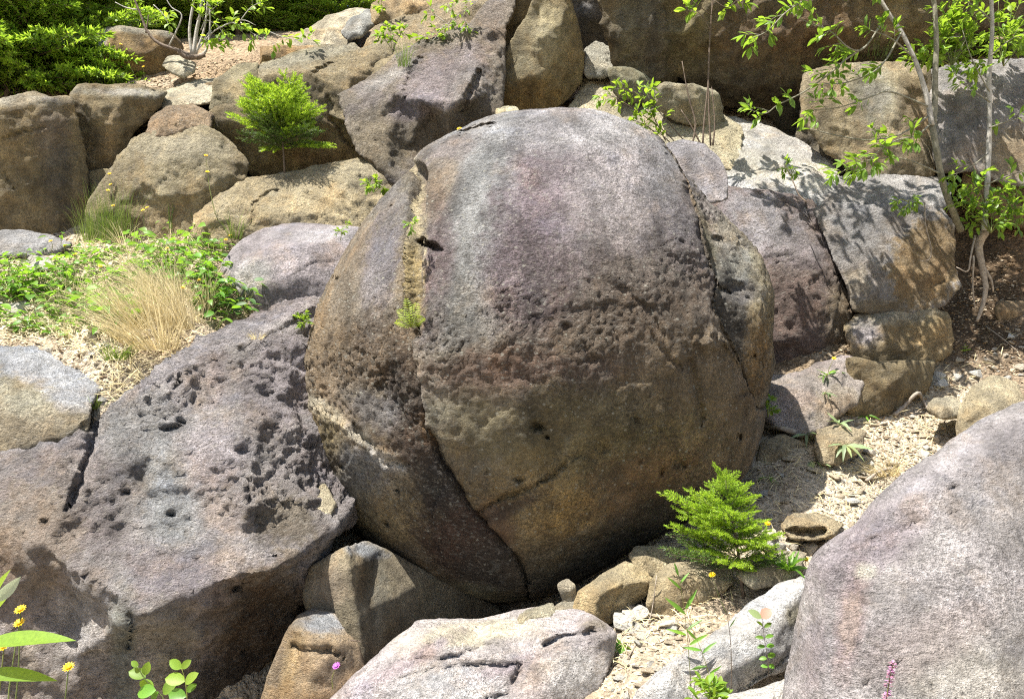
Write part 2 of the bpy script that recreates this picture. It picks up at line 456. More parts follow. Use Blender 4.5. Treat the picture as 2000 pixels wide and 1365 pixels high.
# ---------------------------------------------------------------- ground: one heightfield sheet out to the horizon
GP = [  # (px, py, Y) seen or just behind what is seen
 (1290, 1330, 3.75), (1230, 1240, 4.15), (1420, 1230, 4.1), (1500, 1050, 4.7), (1600, 985, 5.15), (1700, 900, 5.75), (1800, 835, 6.2),
 (1900, 720, 6.55), (1960, 640, 6.8), (1560, 880, 5.7), (1520, 760, 6.55), (1500, 950, 5.35), (1980, 560, 7.1), (1900, 560, 7.3), (1950, 450, 7.5),
 (2200, 640, 6.6), (2300, 400, 7.6), (1950, 300, 8.2), (1900, 110, 8.9), (2300, 100, 9.0),
 (190, 800, 4.85), (100, 720, 5.1), (400, 665, 5.35), (200, 605, 5.6), (350, 560, 5.95), (100, 500, 6.45), (450, 500, 6.7), (300, 475, 6.8),
 (-300, 700, 5.0), (-300, 500, 6.6), (20, 475, 6.8), (420, 458, 7.15), (250, 452, 7.35), (60, 468, 7.3), (330, 458, 7.3), (-300, 300, 7.9), (60, 300, 8.0), (250, 200, 8.15), (250, 170, 8.3),
 (-300, 170, 8.9), (470, 125, 8.6), (560, 95, 9.6), (400, 105, 9.4), (150, 130, 9.3), (600, 350, 8.3), (500, 345, 8.2), (620, 250, 8.5), (800, 250, 8.7),
 (700, 110, 9.4), (850, 60, 10.0), (1200, 235, 8.25), (1400, 275, 7.75), (1180, 130, 9.0), (1500, 340, 7.45), (1560, 300, 8.2), (1700, 400, 7.9),
 (1300, 200, 8.8), (1300, 100, 9.9), (1700, 100, 9.8),
]
GW = [  # (x, y, z) out of sight
 (0, 0, 0), (-3, 0, 0), (3, 0, 0), (0, 2, -.05), (-3, 2, -.05), (3, 2, -.1), (-6, -3, 0), (6, -3, 0), (0, 3.2, -.25), (-2, 3.2, -.4), (2, 3, -.25), (-1.2, 4.2, -.8), (-1.1, 4.7, -.75), (-.6, 4.4, -.5),
 (-2.0, 4.3, -.6), (-2.6, 3.7, -.6), (-1.6, 3.7, -.6), (-3.4,4.2,-.3), (-2.6, 4.7, .3), (1.5, 3.6, -.2), (.1, 5.4, -.25), (0, 6.4, .7), (0, 7.2, 2.0), (-.9, 5.0, -.55), (-1.4, 5.2, -.2), (2.4, 4.3, -.1), (4, 4, .1), (-5, 3, 0.1),
 (-8, 12, 5.9), (0, 12, 6.3), (8, 12, 6.5), (-14, 14, 6.5), (14, 14, 7.2), (0, 22, 7.4), (-20, 24, 7.0), (20, 24, 7.6), (0, 45, 8), (-40, 45, 8), (40, 45, 8),
 (-14, 0, 1), (14, 0, 1), (-14, -12, 0), (14, -12, 0), (0, -12, 0), (12, 7, 2.4), (-12, 7, 2.5), (0, -60, 0), (-60, 0, 2), (60, 0, 2), (0, 120, 8), (-120, 120, 8), (120, 120, 8), (-120, -120, 0), (120, -120, 0),
]
_g = np.array([tuple(P(*p)) for p in GP] + GW, dtype=float)
_gxy = _g[:, :2]
def _k(a, b):
    d = np.sqrt(((a[:, None, :] - b[None, :, :]) ** 2).sum(2)); return d
_A = _k(_gxy, _gxy); _n = len(_g)
_M = np.zeros((_n + 3, _n + 3)); _M[:_n, :_n] = _A - .02 * np.eye(_n); _M[:_n, _n] = 1; _M[:_n, _n + 1:] = _gxy; _M[_n, :_n] = 1; _M[_n + 1:, :_n] = _gxy.T
_W = np.linalg.solve(_M, np.concatenate([_g[:, 2], np.zeros(3)]))
def ground_z(x, y):
    q = np.stack([np.atleast_1d(x), np.atleast_1d(y)], 1).astype(float)
    z = np.empty(len(q))
    for s in range(0, len(q), 20000):
        p = q[s:s + 20000]; z[s:s + 20000] = _k(p, _gxy) @ _W[:_n] + _W[_n] + p @ _W[_n + 1:]
    return z
def axis(lo, hi, step, far, grow=1.18):
    a = list(np.arange(lo, hi, step)); s = step
    while a[-1] < far: s *= grow; a.append(a[-1] + s)
    s = step; b = []
    c = a[0]
    while c > -far: s *= grow; c -= s; b.append(c)
    return np.array(b[::-1] + a)
gx = axis(-4.4, 4.9, .034, 400); gy = axis(3.3, 9.6, .034, 400)
GXm, GYm = np.meshgrid(gx, gy)
gxf, gyf = GXm.ravel(), GYm.ravel()
gz = ground_z(gxf, gyf)
Qg = np.stack([gxf, gyf, gz], 1)
near = np.clip(1 - (np.hypot(gxf, gyf - 6) - 6) / 8, .0, 1)
rt = ridged(Qg * 2.2, 4)
gz = gz + near * (.07 * fbm(Qg * 1.3, 4) + .045 * fbm(Qg * 5, 4, .6) + .02 * fbm(Qg * 19, 2))
w1, _ = worley(Qg * np.array([16, 16, 16.0])); gz += near * .022 * np.clip(.55 - w1, 0, 1)
gz += (1 - near) * .4 * fbm(Qg * .08, 3)
nx, ny = len(gx), len(gy)
ii = (np.arange(ny - 1)[:, None] * nx + np.arange(nx - 1)[None, :]).ravel()
GF = np.stack([ii, ii + 1, ii + nx + 1, ii + nx], 1)
VG = np.stack([gxf, gyf, gz], 1)
# ground tints with painted hollow shade: pale sandy scree, red-brown earth in the right bank, leaf litter on the ledges and in the wood
pxg, pyg = to_px(VG); vis = gyf > .5
SAND = np.array((.52, .44, .325)); EARTH = np.array((.24, .145, .08)); LITTER = np.array((.30, .21, .125)); FOREST = np.array((.07, .055, .03))
nz = fbm(Qg * 1.7 + 4, 4, .6)
CG = np.tile(SAND, (len(VG), 1))
def gmix(m, c):
    global CG
    m = np.clip(m, 0, 1)[:, None]; CG = CG * (1 - m) + np.array(c) * m
gmix((nz + .15) * 1.6, (.37, .285, .195))
gmix(np.clip(1.15 - np.hypot((gxf + 2.5) / 1.1, (gyf - 6.1) / 1.0) + nz * .8, 0, 1) * .5, LITTER)
gmix(np.clip(1.3 - np.hypot((gxf - 5.2) / 1.9, (gyf - 7.4) / 1.0) + nz, 0, 1), EARTH)
_gr = np.hypot(np.gradient(gz.reshape(ny, nx), gx, axis=1), np.gradient(gz.reshape(ny, nx), gy, axis=0)).ravel()
gmix(np.clip((_gr - 1.0) * 1.5, 0, .9) * (gyf > 6.4), (.15, .105, .06))
gmix(np.clip((gz - 3.7) * 1.2 + nz, 0, .8) * (gyf > 7.4), LITTER)
gmix(np.clip(1.6 - np.hypot((gxf - 3.95) / .45, (gyf - 7.1) / .55) + .6 * nz, 0, 1), (.085, .058, .035))  # hollow below the sapling: its shade painted into the dark earth
gmix(np.clip((gyf - 11.0) / 2.0, 0, 1), FOREST)
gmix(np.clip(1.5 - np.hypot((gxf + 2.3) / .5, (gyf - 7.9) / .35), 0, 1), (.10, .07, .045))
gmix(np.clip(.8 - np.hypot(gxf / 1.2, (gyf - 5.6) / 1.0), 0, 1), (.18, .13, .08))  # darker below the boulder

def ground_material():
    m, nt, out = nodes('scree_and_soil'); b = NB(nt)
    tc = b.n('ShaderNodeTexCoord').outputs['Object']
    at = b.n('ShaderNodeAttribute', attribute_name='tint').outputs['Color']
    n1 = b.noise(tc, 2.5, 6, .6); n2 = b.noise(tc, 22, 6, .7); n3 = b.noise(tc, 110, 3, .7)
    v = b.vor(tc, 48); v2 = b.vor(b.mapping(tc, (1, 1, 1), (.5, .2, .9)), 24)
    sp = b.n('ShaderNodeSeparateColor'); nt.links.new(v.outputs['Color'], sp.inputs[0])
    f = b.math('MULTIPLY', b.ramp(n1, .3, .7, .8, 1.2), b.ramp(n2, .3, .7, .62, 1.35))
    f = b.math('MULTIPLY', f, b.ramp(sp.outputs[0], 0, 1, .72, 1.28))
    f = b.math('MULTIPLY', f, b.ramp(n3, .3, .7, .8, 1.2))
    cc = b.n('ShaderNodeCombineColor')
    for i in range(3): nt.links.new(f, cc.inputs[i])
    col = b.mix(1.0, at, cc.outputs[0], 'MULTIPLY')
    h = b.math('ADD', b.math('MULTIPLY', b.ramp(v.outputs['Distance'], 0, .6, 1, 0), .3), b.math('MULTIPLY', b.ramp(v2.outputs['Distance'], 0, .6, 1, 0), .45))
    h = b.math('ADD', h, b.math('MULTIPLY', n2, .8))
    h = b.math('ADD', h, b.math('MULTIPLY', n3, .2))
    bp = b.n('ShaderNodeBump'); bp.inputs['Distance'].default_value = .05; nt.links.new(h, bp.inputs['Height'])
    bs = b.n('ShaderNodeBsdfPrincipled'); bs.inputs['Roughness'].default_value = .95; bs.inputs['Specular IOR Level'].default_value = .2
    nt.links.new(col, bs.inputs['Base Color']); nt.links.new(bp.outputs[0], bs.inputs['Normal']); nt.links.new(bs.outputs[0], out.inputs[0])
    return m
M_GROUND = ground_material()
gme = mesh_np('ground', VG, GF, M_GROUND); set_attr(gme, 'tint', CG)
ground = link('ground', gme); tag(ground, kind='structure')
ROCKS.append((ground, Vector((0, 0, 0))))

# ---------------------------------------------------------------- the great concretion boulder
BC = P(1040, 690, 5.62)
SIL = [(1060,213),(980,222),(900,252),(830,288),(800,322),(768,352),(735,385),(700,430),(655,500),(620,575),(592,650),(578,720),(582,800),(595,860),
 (625,930),(665,1005),(715,1065),(790,1125),(870,1160),(950,1178),(1030,1178),(1085,1160),(1130,1140),(1190,1110),(1250,1070),(1320,1030),(1400,985),(1450,930),(1475,870),
 (1492,790),(1503,730),(1508,660),(1505,590),(1490,530),(1460,470),(1420,400),(1370,340),(1310,288),(1230,238),(1150,214)]
_sa = np.array([(math.atan2(690 - y, x - 1040), math.hypot(x - 1040, y - 690)) for x, y in SIL]); _sa = _sa[np.argsort(_sa[:, 0])]
_sa = np.vstack([_sa[-1] - (2 * math.pi, 0), _sa, _sa[0] + (2 * math.pi, 0)])
def egg(off=0.0, fine=5):
    import bmesh
    bm = bmesh.new(); bmesh.ops.create_icosphere(bm, subdivisions=6, radius=1)
    V = np.array([v.co[:] for v in bm.verts]); Fc = np.array([[v.index for v in f.verts] for f in bm.faces]); bm.free()
    ph = np.arctan2(V[:, 2], V[:, 0]); r = np.interp(ph, _sa[:, 0], _sa[:, 1]) / F * 5.53
    R = r * np.clip(np.hypot(V[:, 0], V[:, 2]) * 3, 0, 1) + 1.55 * (1 - np.clip(np.hypot(V[:, 0], V[:, 2]) * 3, 0, 1))
    dep = 1.28
    W = np.stack([V[:, 0] * R, V[:, 1] * dep, V[:, 2] * R], 1)
    # the front bellies out low and leans back above
    W[:, 1] += .16 * np.clip(-V[:, 2], 0, 1) + .04 * V[:, 2]
    # silhouette tangent points lie nearer than the centre: slide the outline towards the viewer so it keeps its size
    return W + np.array(BC), Fc
EV, EF = egg()
EV, EF, EN = remesh(EV, EF, .0165, 3)
bx, by = to_px(EV)
LEFT_IN = [(800,330),(788,400),(781,470),(780,560),(785,610),(802,650),(815,700),(826,760),(833,830),(850,895),(900,975),(950,1035),(1000,1085),(1032,1145),(1045,1190)]
LEFT = LEFT_IN + [(900,1400),(400,1300),(350,500),(700,200),(790,310)]
RIGHT_IN = [(1285,262),(1318,305),(1345,355),(1368,425),(1383,490),(1402,545),(1396,600),(1425,655),(1455,715),(1472,770)]
RIGHT = RIGHT_IN + [(1480,800),(1700,760),(1700,300),(1400,150)]
nearhalf = EV[:, 1] < BC.y + .85
eq = fbm(EV * 3.3, 3) * 10
inL = in_poly(bx + eq, by + eq, LEFT) & nearhalf; inR = in_poly(bx + eq, by + eq, RIGHT) & nearhalf
boulder = empty('concretion_boulder', (BC.x, BC.y, EV[:, 2].min()), 'huge rounded sandstone boulder with purple and grey streaks resting among the broken rocks', 'boulder')
dL, _, _ = poly_sd(bx, by, LEFT_IN); dR, _, _ = poly_sd(bx, by, RIGHT_IN)
CV = EV.copy()
sink = np.where(inL, .18 * np.clip(dL / 10, 0, 1), 0) + np.where(inR, .17 * np.clip(dR / 8, 0, 1), 0)
# the core's own edge along the open cleft: a shallow pocket between core and shell
cleft = [(812,335),(806,400),(802,470),(800,540),(803,600),(806,640)]
dC, _, _ = poly_sd(bx, by, cleft)
sink += .13 * np.clip(1 - (dC / 23) ** 4, 0, 1) * (EV[:, 1] < BC.y)
CV = CV - EN * sink[:, None]
CN = normals(CV, EF); 
if (CN * EN).sum() < 0: CN = -CN
def rough_band(x, y): return np.exp(-np.where(y - 650 + (x - 1040) * .14 < 0, np.abs(y - 650 + (x - 1040) * .14) / 190, np.abs(y - 650 + (x - 1040) * .14) / 95) ** 2) * 1.1 + .06
STREAKS_AND_SHADE = [  # stains, with shade painted into the lower blobs and sun into the upper
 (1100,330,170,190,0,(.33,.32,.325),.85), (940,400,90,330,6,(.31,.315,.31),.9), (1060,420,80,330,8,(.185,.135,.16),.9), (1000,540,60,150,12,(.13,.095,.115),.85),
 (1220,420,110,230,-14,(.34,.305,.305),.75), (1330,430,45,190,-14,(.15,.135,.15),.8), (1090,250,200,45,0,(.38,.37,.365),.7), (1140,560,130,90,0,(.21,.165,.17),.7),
 (1260,560,150,100,0,(.165,.135,.12),.8), (1000,650,190,55,-6,(.165,.14,.13),.7), (1190,660,240,80,-6,(.155,.115,.085),.8), (860,360,30,70,25,(.33,.22,.14),.5),
 (850,560,30,150,5,(.15,.09,.10),.7), (905,640,70,80,0,(.27,.265,.235),.6), (850,760,40,90,0,(.34,.33,.28),.5), (960,730,130,50,0,(.20,.125,.095),.8), (1120,735,140,40,0,(.15,.105,.09),.7),
 (1000,850,150,80,0,(.235,.20,.12),.8), (1180,830,210,75,-10,(.165,.135,.075),.8), (1350,760,120,110,0,(.17,.12,.068),.8), (1380,880,110,110,0,(.215,.15,.08),.8),
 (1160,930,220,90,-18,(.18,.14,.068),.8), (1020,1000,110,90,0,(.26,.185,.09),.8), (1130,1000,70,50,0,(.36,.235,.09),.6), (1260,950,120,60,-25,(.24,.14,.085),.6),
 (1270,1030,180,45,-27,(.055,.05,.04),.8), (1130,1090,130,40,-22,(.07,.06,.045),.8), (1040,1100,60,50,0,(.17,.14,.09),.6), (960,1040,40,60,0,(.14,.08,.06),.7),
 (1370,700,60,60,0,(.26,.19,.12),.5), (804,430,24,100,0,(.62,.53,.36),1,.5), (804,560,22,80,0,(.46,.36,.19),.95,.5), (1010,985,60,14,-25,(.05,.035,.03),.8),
 (880,295,60,22,-25,(.20,.17,.16),.7),(1300,330,50,60,0,(.27,.26,.27),.6),(1050,600,70,60,0,(.14,.11,.12),.6)]
V, C, Wr = finish_rock(CV, EF, CN, amp=(.028, .013), freq=(1.3, 6.5), flake=.004, pit=.004, crust=(.016, lambda x, y: rough_band(x, y)), tint=(.25, .215, .19), var=(.21, .17, .13), grit=.006, blobs=STREAKS_AND_SHADE,
    cracks=[(RIGHT_IN, 9, .07), ([(905,1010),(955,990),(1010,962),(1060,938),(1105,905)], 7, .05), ([(1270,650),(1300,690),(1330,720)], 6, .02), ([(1345,700),(1362,760),(1372,830)], 9, .03),
            ([(1110,1052),(1180,1046),(1240,1030)], 6, .02), ([(1440,770),(1470,760),(1485,750)], 5, .03), ([(822,470),(845,478),(862,484)], 9, .12), ([(895,262),(930,250),(965,243)], 8, .08),
            ([(1200,560),(1260,600),(1300,660)], 6, .018), ([(830,835),(860,900),(905,975),(955,1035),(1005,1085),(1035,1140)], 13, .12)],
    ledges=[([(1310,735),(1240,752),(1200,765)], .012, 50), ([(1010,800),(960,822),(930,850)], .012, 40), ([(1352,640),(1400,655),(1440,700),(1456,740)], .03, 40), ([(1200,905),(1110,900),(1010,960),(940,1000)], .02, 40),
            ([(1060,610),(1200,590),(1330,600)], .012, 40), ([(960,232),(890,262),(850,290)], .03, 30), ([(1100,860),(1240,850),(1330,820)], .012, 40)],
    holes=[(1053,830,13,.10),(1069,849,8,.07),(1445,853,8,.08),(1180,875,20,.05),(1290,922,8,.05),(1010,935,14,.05),(1325,905,14,.04),(1240,820,9,.04),(1105,640,14,.03),(1160,700,16,.03),(1330,470,9,.03),(950,920,9,.04),(1250,905,7,.03),(1075,1030,9,.03),(1390,665,34,-.055),(1330,480,40,-.02)],
    lich=.75, dark=.35, rough=.75, seed=40, pitmask=rough_band)
xx, yy = to_px(V); Wr[:, 0] = .45 + .9 * np.clip(rough_band(xx, yy), 0, 1)
add_rock('core', V, EF, C, Wr, M_BOULDER, boulder)
def shell(mask, offs, thick, blobs, seed, **kw):
    vmask = mask
    fm = vmask[EF].all(1); Fs = EF[fm]
    used = np.unique(Fs); mp = -np.ones(len(EV), dtype=int); mp[used] = np.arange(len(used))
    Fs = mp[Fs]; Vs = EV[used]; Ns = EN[used]
    o = offs(bx[used], by[used])
    outer = Vs + Ns * o[:, None]; inner = Vs - Ns * thick
    nv = len(Vs)
    e = np.vstack([Fs[:, [0, 1]], Fs[:, [1, 2]], Fs[:, [2, 3]], Fs[:, [3, 0]]])
    key = np.sort(e, 1); kk = key[:, 0] * nv + key[:, 1]
    u, inv, cnt = np.unique(kk, return_inverse=True, return_counts=True)
    be = e[cnt[inv] == 1]
    side = np.stack([be[:, 1], be[:, 0], be[:, 0] + nv, be[:, 1] + nv], 1)
    Va = np.vstack([outer, inner]); Fa = np.vstack([Fs, Fs[:, ::-1] + nv, side])
    Va, Fa, Na = remesh(Va, Fa, .0165, 5)
    V, C, Wr = finish_rock(Va, Fa, Na, blobs=blobs, seed=seed, **kw)
    o = add_rock('shell_layer', V, Fa, C, Wr, M_BOULDER, boulder)
    return o
LB = [(760,420,60,80,30,(.30,.27,.22),.5),(760,400,40,60,0,(.26,.25,.25),.6),(700,500,70,90,20,(.27,.215,.17),.7),(740,540,35,110,10,(.20,.19,.23),.7),(640,640,60,110,10,(.26,.19,.12),.7),(715,600,60,70,0,(.33,.31,.29),.4),  # near-black blobs paint cleft shade over the dark brown stone
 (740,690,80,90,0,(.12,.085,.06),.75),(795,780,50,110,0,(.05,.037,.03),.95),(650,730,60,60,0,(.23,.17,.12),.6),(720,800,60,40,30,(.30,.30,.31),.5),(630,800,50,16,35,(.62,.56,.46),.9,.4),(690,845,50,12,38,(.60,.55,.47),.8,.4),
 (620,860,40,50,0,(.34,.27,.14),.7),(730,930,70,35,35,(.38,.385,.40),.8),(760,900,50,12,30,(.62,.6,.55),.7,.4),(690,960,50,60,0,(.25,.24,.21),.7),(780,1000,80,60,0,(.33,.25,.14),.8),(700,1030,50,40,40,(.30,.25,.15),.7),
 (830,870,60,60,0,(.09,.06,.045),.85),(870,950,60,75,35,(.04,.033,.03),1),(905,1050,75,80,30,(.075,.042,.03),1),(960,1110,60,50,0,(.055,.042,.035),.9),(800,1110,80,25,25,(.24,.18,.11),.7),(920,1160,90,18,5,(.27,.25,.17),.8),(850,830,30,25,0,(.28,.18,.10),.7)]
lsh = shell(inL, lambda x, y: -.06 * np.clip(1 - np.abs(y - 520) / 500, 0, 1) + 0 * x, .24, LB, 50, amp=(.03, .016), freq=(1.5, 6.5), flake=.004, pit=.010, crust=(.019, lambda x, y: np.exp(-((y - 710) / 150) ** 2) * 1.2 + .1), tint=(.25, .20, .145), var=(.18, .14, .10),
    pitmask=lambda x, y: np.exp(-((y - 700) / 200) ** 2) * 1.2,
    ledges=[([(580,765),(620,790),(660,822),(700,855),(750,880),(800,885)], -.055, 55), ([(690,890),(730,905),(770,930),(800,950)], .05, 40), ([(870,935),(850,990),(845,1050),(880,1110),(960,1135)], .05, 120)],
    cracks=[([(640,470),(690,440),(720,400)], 6, .02), ([(690,830),(750,900),(800,905)], 7, .04)],
    holes=[(655,546,9,.07),(764,398,6,.04),(600,725,8,.05),(590,820,8,.06),(665,912,7,.05),(752,1023,9,.06),(740,750,18,.04),(700,690,14,.03),(770,960,8,.04)], lich=.9, dark=.4, rough=1.1)
RB = [(1350,330,50,50,0,(.31,.29,.30),.7),(1390,420,40,80,-25,(.28,.25,.25),.6),(1430,470,40,70,-25,(.30,.27,.22),.6),(1370,450,14,80,-20,(.10,.09,.05),.8),(1440,540,50,50,0,(.30,.31,.27),.6),
 (1430,620,50,70,-20,(.05,.042,.035),.9),(1490,600,25,90,0,(.26,.21,.12),.7),(1480,690,30,70,0,(.28,.18,.08),.8),(1460,570,40,20,0,(.36,.34,.33),.5)]  # near-black blob paints the shade below the shell's overhang
rsh = shell(inR, lambda x, y: .11 * np.clip((x - 1410) / 70, 0, 1) - .095 - .03 * np.clip((y - 560) / 100, 0, 1), .22, RB, 60, amp=(.04, .02), freq=(2.2, 7), flake=.004, pit=.012, crust=(.016, lambda x, y: .8 + 0 * x), tint=(.25, .215, .175), var=(.18, .15, .11), lich=.9, dark=.45, rough=1.1,
    holes=[(1470,690,10,.05),(1440,560,18,.04),(1400,470,12,.05)], cracks=[([(1405,560),(1440,590),(1480,600)], 9, .04)], ledges=[([(1490,600),(1440,585),(1395,560)], .07, 70)])

# ---------------------------------------------------------------- the broken rocks around it
# every rock: outline and inner ridge points as (px, py, offset from its own plane in metres), plane = (px, py, distance, slope across, slope up)
rock('rock_slab', 'massive purple-grey pitted slab leaning against the left side of the huge boulder',
 [(192,803,.12),(232,762,.12),(340,702,.12),(440,656,.12),(520,612,.1),(612,572,.1),(700,640,.3),(705,800,.45),(690,940,.6),(690,1025,.6),(640,1055,.45),(606,1120,.75),(592,1190,.95),(560,1300,1.2),(520,1400,1.4),(420,1420,1.0),(370,1420,.62),(250,1420,.62),(100,1420,.58),(-120,1420,.5),(-200,1100,.3),(-160,900,.1),(-20,882,.08),(80,875,.05),(140,852,.05),(180,830,.08)],
 [(245,775,0),(330,730,-.02),(440,686,-.02),(560,620,0),(600,590,.02),(215,900,0),(100,980,.02),(150,1100,.06),(30,1050,.08),(280,1203,0),(420,1137,-.02),(530,1112,0),(640,1030,.06),(440,1150,.08),(260,1260,.34),(380,1240,.30),(405,1300,.5),(400,1200,.2),(60,1200,.3),(170,1250,.32),(450,940,-.05),(360,1000,.02),(520,880,.0),(300,860,-.02),(600,1000,.12),(100,930,.0)],
 (300, 900, 4.5, .22, .72), back=.9, vox=.02, smooth=4, mat=M_ROUGH, facets=340, facet_amp=.11, edges=((9,10),(10,11),(11,12)),
 amp=(.035,.018), flake=.022, pit=.006, chip=.045, crust=(.02, lambda x, y: np.clip((1120 - y) / 150, .3, 1)), pitmask=lambda x,y: np.clip((1080-y)/120,0,1)*np.clip((y-700)/100,.0,1)*.8+.1, tint=(.36,.335,.32), var=(.29,.25,.245),
 blobs=[(330,1000,60,150,-10,(.30,.315,.32),.75),(250,900,30,90,-15,(.15,.145,.145),.6),(420,880,60,60,0,(.34,.30,.32),.6),(540,760,60,50,-30,(.36,.33,.34),.6),(200,1010,50,70,20,(.17,.145,.14),.6),(500,800,40,60,0,(.19,.17,.175),.6),(270,800,100,90,-30,(.27,.275,.265),.5),(420,1120,150,60,-15,(.38,.35,.345),.6),(340,1110,90,50,20,(.24,.185,.22),.5),(60,1050,100,120,0,(.27,.21,.175),.7),(240,1280,30,120,0,(.15,.17,.14),.7),(60,1290,90,90,0,(.32,.26,.22),.6),(150,1280,60,110,0,(.37,.35,.33),.5),(330,1290,60,100,0,(.33,.30,.24),.7),
        (500,1240,80,160,15,(.10,.062,.035),.92),(430,1340,90,50,0,(.05,.04,.032),.7),(560,1010,70,60,0,(.16,.125,.09),.7),(560,720,60,80,0,(.28,.24,.26),.5),(440,660,160,16,-27,(.36,.33,.34),.7),(300,740,90,14,-30,(.34,.31,.32),.7),(130,930,70,50,0,(.30,.25,.22),.5)],  # deep shade painted on the rusty right face, sun along the top ledge
 cracks=[([(185,800),(186,850),(176,900),(150,950),(135,1000)],11,.10),([(486,930),(484,960),(487,990)],6,.06),([(255,1200),(252,1270)],5,.04),([(450,1150),(478,1135)],6,.05),([(340,760),(352,742)],8,.06),([(320,840),(360,822)],7,.05)],
 ledges=[([(620,1000),(560,975),(500,985),(480,1010)],-.03,40),([(150,1080),(210,1150),(280,1205)],.025,60),([(225,800),(330,738),(440,690),(560,628),(610,600)],.02,40),([(420,700),(380,800),(300,900),(260,1000)],.04,60),([(560,720),(500,820),(490,930),(400,1010)],.045,60),([(640,860),(560,900),(480,1000)],.04,50)],
 holes=[(250,960,14,.06),(90,1020,12,.05),(335,1004,12,.06),(165,1120,8,.05),(270,1028,7,.04),(385,1090,7,.05),(535,1085,7,.05),(470,880,13,.05),(350,925,10,.04)], lich=.3, dark=.35, rough=1.2)
rock('rock_block', 'tan pitted block with a flat sunlit-toned triangular top above the long crack',
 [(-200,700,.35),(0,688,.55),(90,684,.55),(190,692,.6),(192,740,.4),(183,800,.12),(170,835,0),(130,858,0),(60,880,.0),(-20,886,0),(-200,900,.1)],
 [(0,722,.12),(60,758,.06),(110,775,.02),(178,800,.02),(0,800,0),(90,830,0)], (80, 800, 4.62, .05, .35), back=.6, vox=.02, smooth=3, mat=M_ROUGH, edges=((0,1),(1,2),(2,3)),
 amp=(.02,.012), flake=.012, pit=.02, tint=(.33,.29,.22), var=(.26,.22,.165), blobs=[(90,715,140,40,10,(.47,.48,.50),.95,.3),(150,760,50,40,0,(.45,.46,.48),.9),(60,835,110,30,-10,(.20,.165,.12),.6),(30,770,70,30,30,(.36,.35,.29),.6)], lich=.2, dark=.2, rough=.8)  # top face painted lighter as if sunlit
# lower middle blocks
rock('rock_block', 'angular brown block with a shaded smooth face under the huge boulder',
 [(592,1165,.16),(608,1108,.14),(650,1084,.10),(680,1068,.06),(712,1060,.3),(745,1072,.35),(850,1130,.5),(975,1190,.7),(990,1215,.7),(900,1240,.6),(800,1260,.3),(735,1300,.2),(712,1330,.1),(680,1300,.02),(665,1240,.05),(640,1205,.1),(600,1190,.2)],
 [(682,1110,-.01),(698,1200,-.01),(712,1290,0)], (690, 1150, 4.5, .30, .10), back=.5, vox=.018, smooth=1, facets=0, chip=0, flake=0, edges=((0,1),(1,2)),
 amp=(.012,.006), tint=(.25,.21,.155), var=(.20,.17,.12), blobs=[(640,1150,40,50,0,(.33,.27,.22),.7),(715,1075,40,14,15,(.36,.38,.40),.9),(740,1150,14,100,0,(.26,.25,.22),.4),(900,1200,80,40,0,(.20,.17,.12),.5),(700,1130,12,40,0,(.30,.22,.14),.5)], lich=.1, dark=.15, rough=.45)  # left face painted lighter as sunlit, right face darker as shaded
rock('rock_block', 'ochre block with a grey chipped top beside the pale lilac foreground rock',
 [(495,1430,.2),(528,1320,.1),(560,1240,.08),(585,1205,.2),(620,1190,.35),(650,1200,.3),(672,1235,.1),(700,1262,.1),(715,1320,.1),(700,1420,.1),(560,1430,.1)],
 [(575,1228,0),(600,1240,-.02),(668,1252,0),(620,1300,-.02)], (620, 1290, 4.15, .1, .3), back=.5, vox=.018, smooth=2, facets=0, chip=0,
 amp=(.015,.008), flake=.005, tint=(.34,.25,.16), var=(.28,.21,.145), blobs=[(630,1215,50,22,5,(.33,.35,.37),.9),(570,1290,16,60,15,(.42,.30,.16),.6),(650,1320,30,60,0,(.22,.16,.12),.5)], cracks=[([(572,1258),(598,1272),(640,1270),(668,1285)],5,.04)], lich=.1, dark=.2, rough=.6)
rock('rock_outcrop', 'pale lilac-white layered rock along the bottom of the picture below the huge boulder',
 [(620,1420,.1),(650,1372,.1),(700,1318,.08),(760,1262,.1),(800,1232,.12),(815,1216,.25),(850,1214,.3),(940,1219,.35),(1010,1196,.4),(1060,1190,.4),(1130,1200,.25),(1165,1208,.1),(1170,1225,.04),(1198,1240,.1),(1192,1290,.1),(1170,1340,.1),(1140,1420,.15),(900,1450,.1)],
 [(720,1340,-.04),(800,1290,-.05),(840,1240,.0),(960,1270,-.0),(1060,1236,.0),(1160,1216,-.03),(1020,1290,.02),(920,1290,.03),(870,1300,-.05),(1010,1292,-.02),(980,1350,.06),(1120,1250,-.02),(1090,1330,-.03),(860,1380,-.12),(1000,1400,-.02),(1185,1245,.0),(700,1400,-.02)],
 (900, 1300, 3.85, .05, .95), back=.6, vox=.0165, smooth=2, facets=260, facet_amp=.04, mat=M_SMOOTH,
 amp=(.02,.009), flake=.012, tint=(.44,.40,.38), var=(.38,.34,.34), blobs=[(900,1240,150,25,-8,(.58,.52,.41),.8),(800,1290,110,16,-30,(.34,.27,.28),.7),(1000,1300,140,14,-18,(.32,.26,.28),.7),(780,1260,60,25,-35,(.58,.53,.49),.6),(880,1370,110,60,0,(.46,.46,.46),.7),(1110,1310,80,60,0,(.38,.37,.35),.7),(1160,1220,30,16,0,(.22,.17,.11),.5),(1030,1340,40,50,0,(.27,.22,.20),.6)],
 cracks=[([(860,1288),(920,1275),(975,1262)],6,.03),([(1060,1262),(1110,1240),(1160,1230)],7,.05),([(900,1305),(1015,1292),(1000,1350),(950,1365)],5,.03),([(760,1300),(820,1290),(900,1282)],4,.015)],
 ledges=[([(1190,1248),(1120,1262),(1060,1290),(1000,1300),(900,1330)],.03,30),([(760,1330),(850,1300),(940,1290)],.02,30)], lich=.2, dark=.1, rough=.7)
